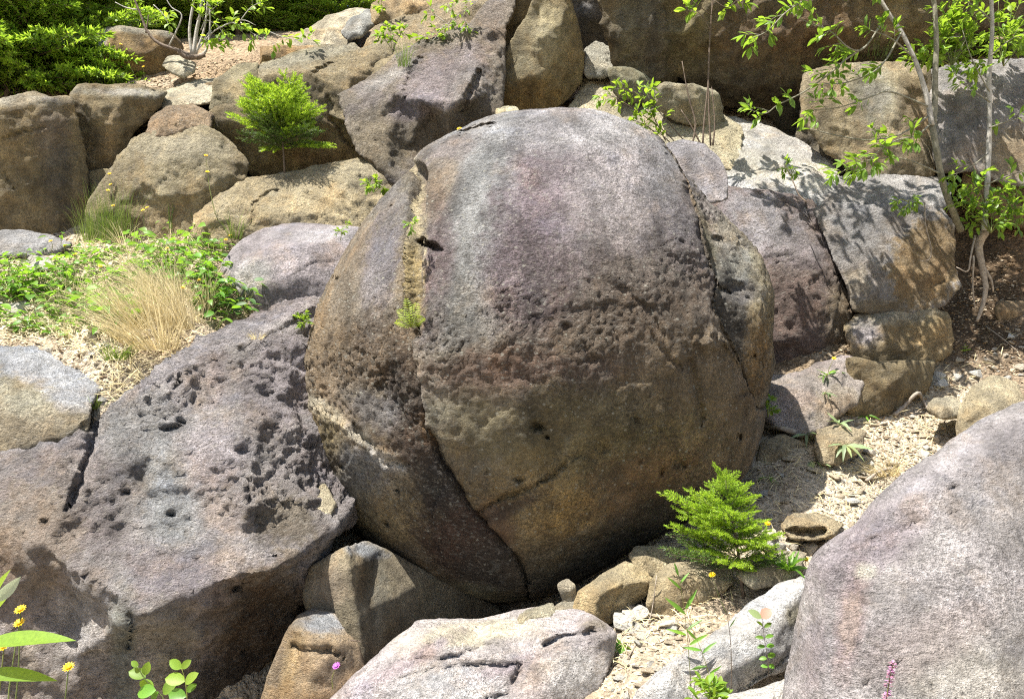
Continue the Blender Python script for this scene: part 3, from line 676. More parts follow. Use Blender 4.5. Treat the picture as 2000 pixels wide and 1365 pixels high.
rock('stone_block', 'small buff block with a jointed face on the rim of the pale foreground rock',
 [(1018,1212),(1030,1196,.1),(1078,1184,.1),(1084,1200),(1078,1220),(1040,1240),(1025,1236)], [(1035,1205,-.03),(1075,1195,-.03)], (1050,1210,4.25,.1,.5), back=.2, vox=.012, smooth=2, amp=(.01,.006), flake=.006, tint=(.44,.40,.31), lich=.1, rough=.6, mat=M_ROUGH)
rock('stone_block', 'broken buff stone with a split face beside the upright chip under the boulder',
 [(1078,1198),(1090,1178,.1),(1140,1172,.12),(1165,1185,.1),(1160,1200),(1120,1212),(1085,1222)], [(1095,1190,-.02),(1140,1186,-.03)], (1120,1195,4.35,.1,.7), back=.2, vox=.012, smooth=2, amp=(.01,.006), flake=.006, tint=(.42,.38,.31), lich=.1, rough=.6, mat=M_ROUGH)
rock('stone_block', 'small upright chip of stone standing in the shadow at the foot of the huge boulder',
 [(1089,1140),(1108,1132,.05),(1118,1145),(1122,1165),(1126,1182),(1106,1186),(1100,1165)], [(1104,1150,-.03)], (1105,1160,4.55,.3,.1), back=.12, vox=.012, smooth=2, amp=(.006,.004), tint=(.40,.35,.28), lich=.1, rough=.5)
rock('stone_block', 'buff block with a bright top and ochre underside at the foot of the huge boulder',
 [(1118,1190,.1),(1130,1160,.1),(1160,1138,.12),(1200,1112,.15),(1222,1102,.15),(1250,1114,.1),(1272,1132,.02),(1270,1155,.1),(1240,1180,.15),(1215,1205,.15),(1170,1220,.1),(1140,1212,.1)],
 [(1165,1160,0),(1180,1152,0),(1210,1140,0),(1265,1135,0),(1160,1195,.04),(1225,1160,.08)], (1200,1165,4.3,.15,.35), back=.35, vox=.013, smooth=3, amp=(.015,.008), flake=.006, tint=(.47,.40,.28), var=(.40,.31,.18), lich=.1, rough=.5, mat=M_ROUGH, cracks=[([(1215,1135),(1212,1165),(1190,1185)],4,.015)])
rock('stone_block', 'grey shaded flat stone lodged under the right flank of the huge boulder',
 [(1226,1085),(1240,1070,.1),(1300,1068,.12),(1320,1090,.1),(1300,1125),(1262,1120),(1240,1105)], [(1260,1085,-.03)], (1270,1095,4.6,.1,.6), back=.25, vox=.013, smooth=2, amp=(.012,.006), flake=.004, tint=(.36,.31,.22), lich=.1, rough=.5)
rock('stone_block', 'rounded buff rock beneath the small spruce beside the huge boulder',
 [(1262,1180),(1275,1135,.05),(1310,1110,.12),(1370,1095,.15),(1425,1100,.15),(1432,1135,.05),(1400,1165,.05),(1340,1195,.05),(1310,1212,.05),(1275,1205,.05)],
 [(1310,1135,-.02),(1370,1125,-.02),(1335,1170,0),(1400,1140,.02)], (1340,1150,4.32,.1,.45), back=.35, vox=.014, smooth=5, amp=(.015,.01), flake=.006, tint=(.44,.37,.26), var=(.36,.29,.18), lich=.1, rough=.6)
rock('stone_block', 'flat weathered stone right of the small spruce trunk',
 [(1440,1125),(1480,1090,.1),(1540,1078,.1),(1575,1080,.1),(1560,1120),(1520,1140),(1470,1150)], [(1490,1110,-.03),(1540,1100,-.03)], (1510,1115,4.3,.1,.9), back=.25, vox=.013, smooth=3, amp=(.012,.008), tint=(.42,.37,.29), lich=.1, rough=.6)
rock('stone_block', 'low crumbling ledge stone with a dark hollow on the scree right of the small spruce',
 [(1530,1030),(1545,1008,.1),(1600,1008,.2),(1650,1025,.15),(1625,1045),(1590,1052),(1545,1048)], [(1560,1022,-.02),(1600,1022,0)], (1580,1030,4.72,.1,.5), back=.25, vox=.013, smooth=2, amp=(.015,.01), flake=.01, tint=(.46,.38,.26), lich=.1, rough=.8, mat=M_ROUGH, cracks=[([(1540,1038),(1570,1040),(1615,1034)],9,.08)])
rock('rock_slab', 'pale streaked slab tilted below the small spruce and left of the big foreground boulder',
 [(1200,1420,.1),(1245,1355,.1),(1330,1290,.08),(1400,1235,.06),(1460,1190,.06),(1530,1145,.1),(1600,1120,.15),(1600,1230,.2),(1560,1290,.15),(1510,1310,.12),(1440,1350,.1),(1360,1375,.1),(1280,1420,.1)],
 [(1300,1330,-.02),(1400,1260,-.03),(1540,1180,-.03),(1420,1310,-.02),(1500,1270,-.02),(1460,1235,-.04)],
 (1420, 1270, 3.72, .25, .95), back=.4, vox=.016, smooth=3, mat=M_SMOOTH, amp=(.015,.008), flake=.008, tint=(.52,.50,.47), var=(.44,.44,.44),
 blobs=[(1560,1200,30,20,-30,(.30,.26,.17),.7),(1450,1300,60,25,-30,(.35,.36,.38),.6),(1380,1330,40,25,-20,(.40,.36,.28),.6)], cracks=[([(1560,1260),(1500,1310),(1440,1350)],6,.04)], lich=.1, dark=.1, rough=.6)
rock('stone_block', 'white stone in the bottom right gap left of the big foreground boulder',
 [(1330,1420),(1400,1365,.1),(1460,1352,.1),(1560,1325,.15),(1560,1420)], [(1430,1372,-.02),(1520,1350,-.02)], (1460,1370,3.35,.1,.8), back=.3, vox=.015, smooth=3, amp=(.012,.008), tint=(.55,.53,.49), lich=.1, rough=.5, mat=M_SMOOTH)
rock('stone_block', 'grey angular stone at the bottom edge between the pale rock and the tilted slab',
 [(1225,1420),(1255,1362,.1),(1300,1345,.12),(1345,1372,.1),(1352,1420)], [(1290,1375,-.03)], (1290,1385,3.5,.1,.5), back=.25, vox=.014, smooth=3, amp=(.012,.008), tint=(.42,.41,.40), lich=.1, rough=.5)
rock('foreground_boulder', 'big smooth grey-mauve boulder filling the lower right corner',
 [(2080,770,.15),(2000,797,.12),(1940,830,.12),(1880,868,.12),(1800,918,.12),(1730,972,.1),(1680,1030,.12),(1625,1064,.1),(1597,1090,.1),(1580,1140,.12),(1572,1200,.15),(1556,1290,.2),(1540,1350,.2),(1515,1480,.2),(1500,1640,.25),(2250,1640,.25),(2300,1000,.3)],
 [(1610,1110,-.02),(1605,1200,-.02),(1590,1330,0),(1720,1010,-.02),(1850,920,-.02),(2000,850,-.02),(1800,1150,-.06),(1700,1300,-.05),(1950,1300,-.05),(1950,1050,-.05),(1700,1480,-.05),(1950,1480,-.05)],
 (1800, 1120, 3.05, -.12, .55), back=1.1, vox=.0155, smooth=14, mat=M_SMOOTH, amp=(.03,.007), freq=(1.2,8), tint=(.275,.255,.245), var=(.235,.215,.215),
 blobs=[(1700,1050,110,50,-35,(.22,.175,.20),.75),(1660,1210,25,120,8,(.27,.19,.18),.6),(1900,1330,120,90,0,(.35,.325,.28),.7),(1800,1260,140,50,-20,(.33,.275,.26),.5),(1850,930,160,35,-33,(.31,.285,.29),.6),(1640,1110,70,40,-30,(.22,.19,.20),.6),(1690,1115,18,14,0,(.45,.43,.36),.8),(1950,1020,120,80,0,(.31,.29,.28),.6),(1590,1280,24,90,8,(.24,.20,.20),.6)],
 cracks=[([(1690,1250),(1740,1280),(1760,1262),(1790,1255)],4,.012),([(1740,1295),(1770,1290)],6,.02),([(1680,1345),(1700,1325)],6,.02),([(1580,1320),(1600,1312)],4,.01),([(1760,1040),(1800,1018)],6,.015),([(1880,1120),(1930,1110)],4,.01)],
 holes=[(1860,955,12,.03),(1858,1003,12,.02),(1890,930,10,.02),(1820,1340,9,.01)], ledges=[([(1600,1130),(1640,1080),(1700,1050),(1790,1010)],.012,50)], lich=.35, dark=.12, rough=.35)
# left upper cliff
rock('cliff_block', 'tall brown cliff block at the left edge with dark vertical stains',
 [(-250,230,.1),(-60,215,.15),(0,205,.12),(30,190,.15),(60,184,.15),(88,184,.15),(104,200,.1),(120,191,.12),(138,203,.1),(150,250,.05),(160,320,.03),(168,400,.03),(172,470,.08),(100,500,.1),(-250,520,.1)],
 [(0,215,0),(55,195,0),(85,196,0),(105,212,0),(140,220,0),(60,330,-.06),(120,300,-.03),(120,430,-.04),(0,400,-.03)], (60, 330, 7.1, .42, -.22), back=.8, vox=.022, smooth=4,
 amp=(.025,.01), tint=(.235,.185,.11), var=(.195,.155,.095), blobs=[(110,330,32,120,-5,(.11,.095,.085),.7),(60,196,90,12,0,(.36,.34,.30),.7),(40,290,50,60,0,(.26,.19,.10),.5),(90,250,30,40,0,(.17,.13,.10),.6),(20,420,50,50,0,(.20,.165,.11),.5)],  # dark stains, and a top rim painted as catching sun
 cracks=[([(0,275),(60,255),(90,250)],4,.03),([(0,330),(40,380)],3,.02)], lich=.25, dark=.25, rough=.45)
rock('cliff_block', 'wedge shaped brown cliff block with a sunlit-toned top edge next to the tall left block',
 [(142,185,.12),(155,172,.15),(200,170,.2),(250,176,.2),(322,180,.2),(305,205,.1),(280,230,.06),(255,260,.05),(240,295,.05),(216,334,.05),(169,336,.05),(160,290,.03),(148,230,.03)],
 [(160,190,0),(250,190,0),(300,192,.02),(210,250,-.06),(200,300,-.02)], (210, 250, 7.45, .40, -.22), back=.6, vox=.02, smooth=3, amp=(.02,.01), tint=(.22,.175,.105), var=(.19,.145,.085), blobs=[(225,180,100,9,3,(.38,.36,.31),.8),(215,260,16,40,10,(.32,.23,.13),.6),(190,300,40,30,0,(.18,.14,.09),.5)], lich=.2, dark=.25, rough=.4)  # sun on the top edge is painted in as a light strip
rock('cliff_block', 'small brown block wedged under the wedge shaped cliff block',
 [(170,342,.05),(218,338,.05),(238,352,.1),(240,420,.1),(176,440,.1)], [(200,380,-.04)], (200,380,7.4,.35,0), back=.4, vox=.02, smooth=3, amp=(.012,.006), tint=(.215,.18,.11), lich=.2, rough=.4)
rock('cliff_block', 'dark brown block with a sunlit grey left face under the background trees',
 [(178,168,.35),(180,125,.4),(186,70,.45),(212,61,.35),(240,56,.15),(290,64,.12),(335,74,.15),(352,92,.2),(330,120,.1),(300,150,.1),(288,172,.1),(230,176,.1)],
 [(195,165,0),(204,120,0),(222,66,0),(270,110,-.03),(320,84,0)], (250, 120, 8.5, .25, -.3), back=.7, vox=.022, smooth=2, amp=(.012,.006), tint=(.20,.14,.07), var=(.165,.115,.06), blobs=[(190,110,14,60,12,(.38,.38,.36),.9,.3),(270,60,80,7,6,(.30,.29,.26),.7),(225,120,30,50,20,(.28,.19,.09),.5)], lich=.15, dark=.2, rough=.3)  # sunlight on the left face and top rim is in the colour
rock('cliff_block', 'broad rounded buff block with a raised rough face above the meadow',
 [(172,430,.1),(176,402,.08),(205,350,.08),(228,312,.08),(262,278,.12),(300,262,.15),(345,255,.15),(400,249,.15),(440,272,.12),(470,300,.1),(484,322,.08),(480,352,.1),(450,380,.1),(405,408,.08),(378,446,.08),(360,470,.1),(200,480,.1)],
 [(268,318,0),(318,272,-.03),(398,258,-.03),(424,276,-.02),(474,350,0),(400,398,0),(340,402,0),(280,392,0),(282,350,-.09),(330,300,-.12),(400,290,-.12),(440,345,-.1),(390,380,-.08),(330,385,-.07),(230,400,-.02)],
 (330, 350, 7.2, .03, .12), back=.7, vox=.021, smooth=5, mat=M_ROUGH, amp=(.03,.014), flake=.012, tint=(.34,.29,.20), var=(.29,.24,.155), blobs=[(220,400,40,70,15,(.22,.18,.11),.7),(470,330,20,60,-10,(.24,.19,.12),.7),(360,430,60,20,0,(.24,.20,.13),.6),(350,290,90,30,0,(.40,.37,.30),.5)], lich=.15, dark=.15, rough=.9)
rock('rock_slab', 'flat pale tilted slab lying on the ledge above the rounded buff block',
 [(305,225,.1),(318,196,.1),(345,168,.3),(380,158,.35),(426,154,.35),(420,180,.1),(412,202,.05),(370,210,.05),(340,216,.03),(325,245,.05),(300,250,.1)],
 [(335,206,0),(365,184,.05),(415,185,.02)], (360, 190, 7.75, .1, .7), back=.3, vox=.018, smooth=2, mat=M_SMOOTH, amp=(.012,.006), tint=(.40,.36,.29), var=(.36,.32,.24), lich=.15, rough=.5)
rock('stone_block', 'crumbling brown clod of earth and stone under the tilted ledge slab',
 [(285,262),(300,232,.1),(330,212,.1),(380,212,.1),(412,228,.1),(408,250),(360,258),(310,268)], [(320,240,-.05),(370,235,-.06)], (350,240,7.35,.05,.5), back=.35, vox=.018, smooth=1, mat=M_ROUGH, amp=(.05,.03), freq=(4,12), flake=.02, tint=(.30,.22,.15), rough=1.2)
rock('cliff_block', 'grey-brown block with a cracked corner above the small clifftop spruce',
 [(412,215,.05),(420,180,.05),(424,154,.1),(460,135,.15),(500,128,.15),(508,160,.05),(505,208,.05),(460,214,.03)], [(435,165,0),(480,145,-.02),(470,190,-.03)], (460,180,7.75,.15,.1), back=.6, vox=.02, smooth=3, amp=(.015,.008), tint=(.27,.235,.16), var=(.23,.20,.13), lich=.2, rough=.4)
rock('cliff_block', 'wide shaded brown cliff block behind the small clifftop spruce',
 [(408,225,.05),(420,212,.05),(470,214,.03),(508,206,.03),(520,150,.1),(600,140,.1),(700,200,.1),(745,300,.1),(730,330,.1),(660,325,.05),(600,350,.05),(545,356,.05),(490,345,.05),(482,315,.05),(445,268,.05),(415,245,.05)],
 [(450,240,-.04),(520,240,-.05),(600,250,-.06),(650,300,-.03),(520,320,-.03)], (560, 270, 7.75, .22, -.28), back=.7, vox=.022, smooth=4, amp=(.03,.012), tint=(.24,.19,.115), var=(.20,.155,.09), blobs=[(620,310,60,20,0,(.17,.12,.07),.6)], cracks=[([(640,190),(650,240),(690,290)],5,.05),([(470,214),(510,212)],3,.04)], lich=.2, dark=.2, rough=.5)
rock('cliff_block', 'buff cliff block with a rough sunlit sloping shoulder right of the clifftop spruce',
 [(505,150,.1),(510,132,.1),(560,115,.12),(640,98,.15),(690,92,.2),(700,110,.15),(745,88,.2),(765,86,.2),(765,120,.1),(740,150,.1),(700,170,.1),(668,196,.1),(680,240,.1),(640,220,.1),(560,200,.1),(510,190,.1)],
 [(530,135,-.02),(600,120,-.04),(680,105,-.02),(560,160,-.08),(640,150,-.08),(690,150,-.06),(740,110,-.02)], (620, 150, 7.9, .2, .55), back=.6, vox=.022, smooth=3, mat=M_ROUGH, amp=(.03,.015), flake=.014, tint=(.35,.29,.19), var=(.29,.235,.15), blobs=[(720,140,40,30,0,(.26,.20,.12),.7),(600,110,100,12,-12,(.36,.35,.30),.6)], cracks=[([(560,165),(610,140),(650,125)],4,.05)], lich=.15, dark=.2, rough=.9)
rock('rock_slab', 'low brown box shaped stone on the upper ledge with a flat top',
 [(508,128,.05),(510,96,.1),(560,94,.1),(640,96,.1),(650,100,.1),(600,114,.03),(550,124,.03)], [(512,110,-.02),(600,104,-.02)], (560,110,8.5,.1,-.1), back=.5, vox=.018, smooth=2, amp=(.008,.005), tint=(.28,.19,.10), lich=.1, rough=.3)
rock('rock_slab', 'pale sunlit slab on the skyline left of the stepped upper slabs',
 [(560,92,.1),(600,62,.15),(650,35,.2),(700,22,.25),(722,26,.25),(718,40,.1),(690,60,.1),(680,78,.05),(690,100,.05),(640,98,.05)], [(640,60,-.03),(690,40,-.02),(650,80,-.02)], (640,65,9.3,.15,.7), back=.6, vox=.025, smooth=3, amp=(.02,.01), tint=(.40,.35,.27), lich=.1, rough=.6)
rock('rock_slab', 'grey-green slab with a jagged broken edge on the upper ledge',
 [(672,62,.1),(690,42,.15),(720,22,.15),(735,30,.1),(728,45,.05),(700,70,.03),(680,75,.03)], [(700,50,-.03)], (700,50,9.0,.1,.4), back=.4, vox=.02, smooth=2, amp=(.015,.01), tint=(.27,.27,.25), lich=.1, rough=.5)
rock('rock_slab', 'long brown sloping slab near the top edge with a dark undercut',
 [(728,46,.05),(732,18,.1),(760,0,.2),(800,-30,.3),(860,-30,.3),(852,5,.1),(830,22,.05),(780,38,.05)], [(745,25,-.03),(800,5,-.05)], (790,15,9.1,.05,.25), back=.5, vox=.022, smooth=3, amp=(.02,.01), tint=(.31,.235,.145), lich=.1, rough=.5)
rock('rock_slab', 'tan slab sloping up behind the leafy twigs near the top edge',
 [(680,112,.1),(715,100,.1),(735,60,.1),(790,38,.1),(850,12,.1),(930,-30,.3),(1000,-40,.3),(960,40,.1),(880,85,.1),(800,112,.1),(760,130,.1),(700,130,.1)], [(760,70,-.03),(860,40,-.05),(930,10,-.03),(800,95,-.05)], (830,60,8.9,.1,.6), back=.5, vox=.024, smooth=3, amp=(.03,.015), flake=.01, tint=(.38,.31,.21), var=(.32,.25,.155), lich=.1, rough=.8, mat=M_ROUGH)
rock('cliff_block', 'brown block with a dark slit between the buff shoulder and the purple ridge block',
 [(668,196,.1),(690,160,.1),(740,128,.1),(800,100,.15),(880,85,.15),(900,105,.1),(860,130,.1),(780,170,.1),(720,190,.1),(690,215,.1)], [(740,145,-.04),(820,110,-.04),(700,185,-.02)], (760,140,8.1,.15,.4), back=.5, vox=.022, smooth=3, amp=(.025,.012), tint=(.29,.235,.15), cracks=[([(715,120),(755,105)],5,.08)], lich=.1, rough=.6)
rock('cliff_block', 'big purple-grey ridged block leaning behind the left shoulder of the huge boulder',
 [(665,190,.15),(700,168,.15),(740,145,.15),(768,120,.15),(820,95,.15),(880,65,.15),(925,48,.15),(945,20,.15),(985,-20,.2),(1010,-20,.3),(990,40,.15),(978,75,.1),(976,130,.15),(985,215,.2),(960,260,.25),(880,300,.25),(820,340,.25),(800,372,.2),(782,360,.15),(760,345,.15),(742,318,.12),(700,288,.12),(684,250,.1)],
 [(690,195,0.000),(740,170,-0.034),(770,180,-0.102),(830,130,-0.034),(820,195,-0.204),(790,215,0.034),(930,80,-0.068),(955,60,-0.068),(965,125,-0.051),(935,120,-0.102),(895,200,-0.221),(870,218,-0.204),(820,222,-0.068),(900,215,0.102),(960,180,0.034),(930,235,0.204),(750,260,0.000),(725,240,0.051),(800,290,0.170),(765,330,0.068),(850,225,0.068)],
 (820, 200, 7.45, .12, .38), back=.8, vox=.021, smooth=2, mat=M_ROUGH, amp=(.028,.015), flake=.012, tint=(.27,.235,.215), var=(.22,.185,.15),
 blobs=[(850,160,90,50,-30,(.28,.235,.245),.7),(800,210,50,20,-30,(.22,.185,.23),.6),(960,30,30,70,0,(.21,.175,.165),.7),(900,270,110,45,-20,(.14,.105,.065),.85),(740,280,60,60,0,(.18,.145,.095),.7),(920,170,40,40,0,(.33,.31,.28),.5),(760,150,60,12,-30,(.38,.36,.33),.6)],  # shade of the undercut painted dark at the lower right
 cracks=[([(905,215),(920,180),(940,140)],8,.07),([(820,110),(800,150),(790,190)],6,.04),([(830,90),(870,60)],5,.03)], lich=.3, dark=.3, rough=1.1)
rock('cliff_block', 'ochre upright block with a rough raised patch behind the top of the huge boulder',
 [(966,212,.15),(972,140,.1),(1000,90,.06),(1030,40,.05),(1060,-30,.05),(1100,-30,.08),(1120,40,.08),(1135,110,.1),(1132,160,.12),(1110,190,.12),(1080,206,.15),(1050,230,.2),(1000,240,.2)],
 [(1000,160,-.05),(1040,80,-.07),(1050,150,-.12),(1090,110,-.09),(1085,60,-.1),(1100,20,-.06),(1060,190,0)], (1060, 110, 7.95, .12, -.22), back=.6, vox=.021, smooth=7, amp=(.03,.012), tint=(.235,.18,.095), var=(.20,.155,.08), blobs=[(1080,60,30,60,10,(.35,.30,.19),.8),(1040,80,40,70,20,(.25,.225,.16),.6),(1040,190,60,30,0,(.25,.17,.07),.6)], ledges=[([(1045,110),(1050,60),(1062,10)],-.03,30)], lich=.15, dark=.2, rough=.5)
rock('cliff_block', 'narrow dark brown slab wedged left of the ochre upright block at the top edge',
 [(975,80,.05),(985,40,.03),(1000,-40,.03),(1075,-40,.05),(1040,20,.05),(1005,80,.05),(978,125,.05)], [(1000,40,-.02)], (1010,30,8.25,.3,-.2), back=.5, vox=.022, smooth=3, amp=(.015,.008), tint=(.20,.155,.085), lich=.1, rough=.4)
rock('cliff_block', 'narrow dark joint block between the ochre upright and the overhanging wall',
 [(1108,-40,.1),(1170,-40,.1),(1186,60,.1),(1190,120,.1),(1150,140,.1),(1128,130,.1)], [(1150,30,0),(1140,60,.1)], (1150,50,8.5,.5,-.1), back=.5, vox=.022, smooth=2, amp=(.02,.01), tint=(.16,.14,.115), blobs=[(1150,20,30,14,0,(.36,.35,.34),.7)], lich=.1, rough=.5)
rock('stone_block', 'nearly white rough stone perched in the joint right of the ochre upright',
 [(1142,140),(1146,100,.05),(1165,90,.08),(1190,96,.08),(1195,140),(1175,148),(1150,150)], [(1168,110,-.05),(1160,130,-.04)], (1168,120,8.1,.05,.3), back=.25, vox=.018, smooth=2, mat=M_ROUGH, amp=(.02,.012), flake=.01, tint=(.50,.48,.39), rough=.9)
rock('rock_outcrop', 'bright rough pale rock face sloping behind the top right of the huge boulder',
 [(1100,230,.1),(1128,195,.1),(1140,150,.1),(1180,140,.1),(1210,160,.1),(1250,190,.1),(1320,200,.15),(1385,215,.15),(1440,240,.15),(1450,330,.1),(1380,330,.1),(1250,300,.1)],
 [(1160,175,-.02),(1200,200,-.03),(1300,240,-.04),(1400,270,-.02)], (1260,230,7.75,-.05,.8), back=.6, vox=.022, smooth=2, mat=M_ROUGH, amp=(.03,.015), flake=.012, tint=(.52,.47,.36), var=(.47,.41,.29), rough=.9, lich=.05, dark=.05)
rock('stone_block', 'flat grey-green shaded stone below the overhanging wall',
 [(1188,135,.05),(1225,135,.1),(1262,150,.1),(1290,172,.05),(1285,192),(1250,198),(1200,182)], [(1230,160,-.04)], (1235,165,7.75,.3,-.35), back=.4, vox=.018, smooth=3, amp=(.012,.006), tint=(.22,.21,.15), rough=.4)
rock('stone_block', 'shaded grey joint block with a cracked top under the overhanging wall',
 [(1280,175,.03),(1296,166,.03),(1350,168,.04),(1400,184,.03),(1420,240,.03),(1380,246,.03),(1315,236,.03),(1290,215,.03)], [(1340,195,-.04)], (1340,200,7.5,.3,-.35), back=.35, vox=.017, smooth=3, amp=(.012,.006), tint=(.30,.275,.21), rough=.4)
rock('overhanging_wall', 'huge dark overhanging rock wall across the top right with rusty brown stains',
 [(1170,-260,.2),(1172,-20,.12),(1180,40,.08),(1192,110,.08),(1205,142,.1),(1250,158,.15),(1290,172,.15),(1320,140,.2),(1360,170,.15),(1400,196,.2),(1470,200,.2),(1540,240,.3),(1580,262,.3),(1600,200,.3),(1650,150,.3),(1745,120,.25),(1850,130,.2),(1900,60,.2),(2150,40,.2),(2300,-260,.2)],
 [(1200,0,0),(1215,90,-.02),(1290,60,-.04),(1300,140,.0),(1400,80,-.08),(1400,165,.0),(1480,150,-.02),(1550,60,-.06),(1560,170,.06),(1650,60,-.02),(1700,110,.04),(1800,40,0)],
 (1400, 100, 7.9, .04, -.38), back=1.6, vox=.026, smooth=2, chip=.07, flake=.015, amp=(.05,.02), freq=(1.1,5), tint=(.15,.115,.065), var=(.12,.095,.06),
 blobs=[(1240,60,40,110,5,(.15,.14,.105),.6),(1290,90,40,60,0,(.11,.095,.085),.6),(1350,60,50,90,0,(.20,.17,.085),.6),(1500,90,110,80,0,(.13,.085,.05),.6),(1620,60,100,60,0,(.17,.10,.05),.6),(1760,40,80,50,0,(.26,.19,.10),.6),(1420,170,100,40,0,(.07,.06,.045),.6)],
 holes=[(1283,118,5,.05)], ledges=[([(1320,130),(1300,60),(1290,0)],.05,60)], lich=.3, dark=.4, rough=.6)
rock('cliff_block', 'dark recessed block under the right end of the overhanging wall',
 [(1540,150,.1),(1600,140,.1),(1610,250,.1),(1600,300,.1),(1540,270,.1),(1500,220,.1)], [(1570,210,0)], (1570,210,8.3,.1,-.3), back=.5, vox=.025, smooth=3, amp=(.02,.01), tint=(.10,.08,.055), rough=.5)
rock('cliff_block', 'broad block with dappled vertical streaks behind the leaning saplings',
 [(1572,150,.1),(1600,136,.15),(1680,130,.15),(1760,126,.15),(1815,132,.15),(1820,200,.1),(1825,300,.1),(1822,345,.1),(1740,352,.1),(1680,340,.08),(1620,300,.08),(1590,262,.08),(1570,230,.06)],
 [(1590,160,-.02),(1700,150,-.05),(1790,150,-.05),(1640,240,-.05),(1740,250,-.06),(1790,300,-.03)], (1700, 230, 7.4, .04, .14), back=.8, vox=.022, smooth=3, amp=(.03,.012), flake=.006, tint=(.32,.265,.19), var=(.26,.21,.14), blobs=[(1700,190,50,60,0,(.30,.305,.27),.6),(1790,220,30,80,0,(.22,.155,.095),.6),(1640,260,50,60,0,(.30,.24,.15),.5)], lich=.2, dark=.2, rough=.6)
rock('cliff_block', 'grey dappled block at the right edge behind the straight sapling trunk',
 [(1815,140,.15),(1900,128,.2),(2000,122,.2),(2150,120,.2),(2150,330,.1),(2000,360,.1),(1940,350,.1),(1890,330,.1),(1835,335,.1),(1822,240,.1)],
 [(1840,160,0),(1950,150,-.03),(2050,160,0),(1880,250,-.05),(1960,220,-.06),(1990,290,.02),(1920,310,.02)], (1920, 230, 7.35, .0, .38), back=.8, vox=.022, smooth=3, amp=(.03,.014), flake=.006, tint=(.30,.285,.27), var=(.25,.23,.22), blobs=[(1980,300,60,50,0,(.25,.18,.10),.7)], lich=.3, dark=.2, rough=.6)
rock('cliff_block', 'rusty brown jointed block at the right edge below the grey dappled block',
 [(1880,330,.1),(1930,340,.1),(2000,345,.1),(2100,350,.1),(2100,480,.1),(1990,440,.1),(1920,410,.1),(1885,380,.1)], [(1950,380,-.05),(2030,400,-.05)], (1960,390,7.3,.1,.1), back=.6, vox=.022, smooth=3, amp=(.03,.012), tint=(.22,.155,.085), cracks=[([(1925,330),(1950,370),(2000,400)],6,.06)], rough=.5)
rock('rock_outcrop', 'pale leaf-dappled rock shoulder sloping down right of the huge boulder',
 [(1370,250,.15),(1420,235,.15),(1500,250,.15),(1560,285,.15),(1625,330,.15),(1640,380,.1),(1600,400,.08),(1520,420,.08),(1440,430,.1),(1390,340,.1)],
 [(1440,280,-.03),(1520,310,-.05),(1580,350,-.04),(1460,360,-.04)], (1500,320,7.38,.0,.95), back=.6, vox=.02, smooth=5, mat=M_SMOOTH, amp=(.03,.01), tint=(.46,.435,.37), var=(.40,.385,.36), blobs=[(1470,400,80,40,0,(.38,.37,.39),.8),(1580,390,60,30,0,(.38,.37,.37),.7)], rough=.6, lich=.1, dark=.05)
rock('cliff_boulder', 'rounded grey and dark maroon boulder standing just right of the huge boulder',
 [(1395,400,.15),(1420,372,.12),(1480,380,.12),(1540,385,.12),(1580,398,.1),(1605,440,.08),(1635,500,.08),(1655,560,.08),(1664,610,.1),(1655,660,.12),(1625,692,.15),(1570,708,.15),(1500,714,.15),(1440,700,.15),(1400,560,.15)],
 [(1460,410,-.02),(1540,420,-.04),(1500,480,-.1),(1580,500,-.1),(1480,580,-.1),(1560,590,-.14),(1620,600,-.06),(1520,670,-.06),(1600,660,-.04)],
 (1540, 520, 6.75, .05, .22), back=.9, vox=.02, smooth=8, mat=M_ROUGH, amp=(.035,.018), flake=.014, pit=.02, tint=(.21,.165,.155), var=(.17,.125,.115),
 blobs=[(1480,430,70,70,0,(.37,.345,.37),.8),(1560,470,60,60,0,(.27,.25,.26),.6),(1530,620,90,90,0,(.155,.105,.095),.7),(1640,620,30,70,0,(.20,.155,.095),.7)], lich=.2, dark=.35, rough=1.1)
rock('rock_slab', 'thin dappled slab lying on the big joint block beneath the saplings',
 [(1572,392,.08),(1590,375,.12),(1640,352,.15),(1720,340,.2),(1800,345,.2),(1850,360,.15),(1855,395,.08),(1845,408,.05),(1760,404,.03),(1680,400,.03),(1610,400,.03)],
 [(1620,380,0),(1720,375,-.02),(1820,385,-.02)], (1720,380,7.05,.0,.8), back=.35, vox=.019, smooth=3, amp=(.02,.01), flake=.006, tint=(.36,.345,.33), var=(.31,.295,.28), rough=.7, lich=.2)
rock('cliff_block', 'big joint block with a leaf-shadowed grey face and a shaded brown right face',
 [(1580,404,.12),(1610,398,.15),(1700,405,.18),(1780,404,.2),(1838,406,.2),(1855,430,.15),(1868,500,.12),(1870,560,.1),(1850,588,.1),(1800,608,.1),(1720,612,.1),(1670,610,.08),(1650,560,.06),(1630,510,.06),(1605,450,.06)],
 [(1610,420,0),(1700,425,-.02),(1800,425,0),(1770,470,-.02),(1740,530,-.04),(1700,575,-.02),(1690,598,.02),(1660,500,-.05),(1700,480,-.05),(1830,480,.06),(1780,560,.03),(1845,560,.08)],
 (1730, 500, 6.7, .10, .32), back=.8, vox=.019, smooth=3, mat=M_ROUGH, edges=((2,3),(3,4),(4,5)), amp=(.025,.013), flake=.009, tint=(.31,.295,.285), var=(.26,.235,.215),
 blobs=[(1810,520,70,90,15,(.24,.17,.095),.95,.3),(1720,600,60,16,0,(.20,.15,.09),.8),(1680,550,40,40,0,(.29,.24,.19),.5),(1660,440,50,40,0,(.24,.245,.26),.5)], cracks=[([(1820,560),(1850,545)],5,.03)], lich=.2, dark=.2, rough=.8)  # shade of the right face painted in as dark brown
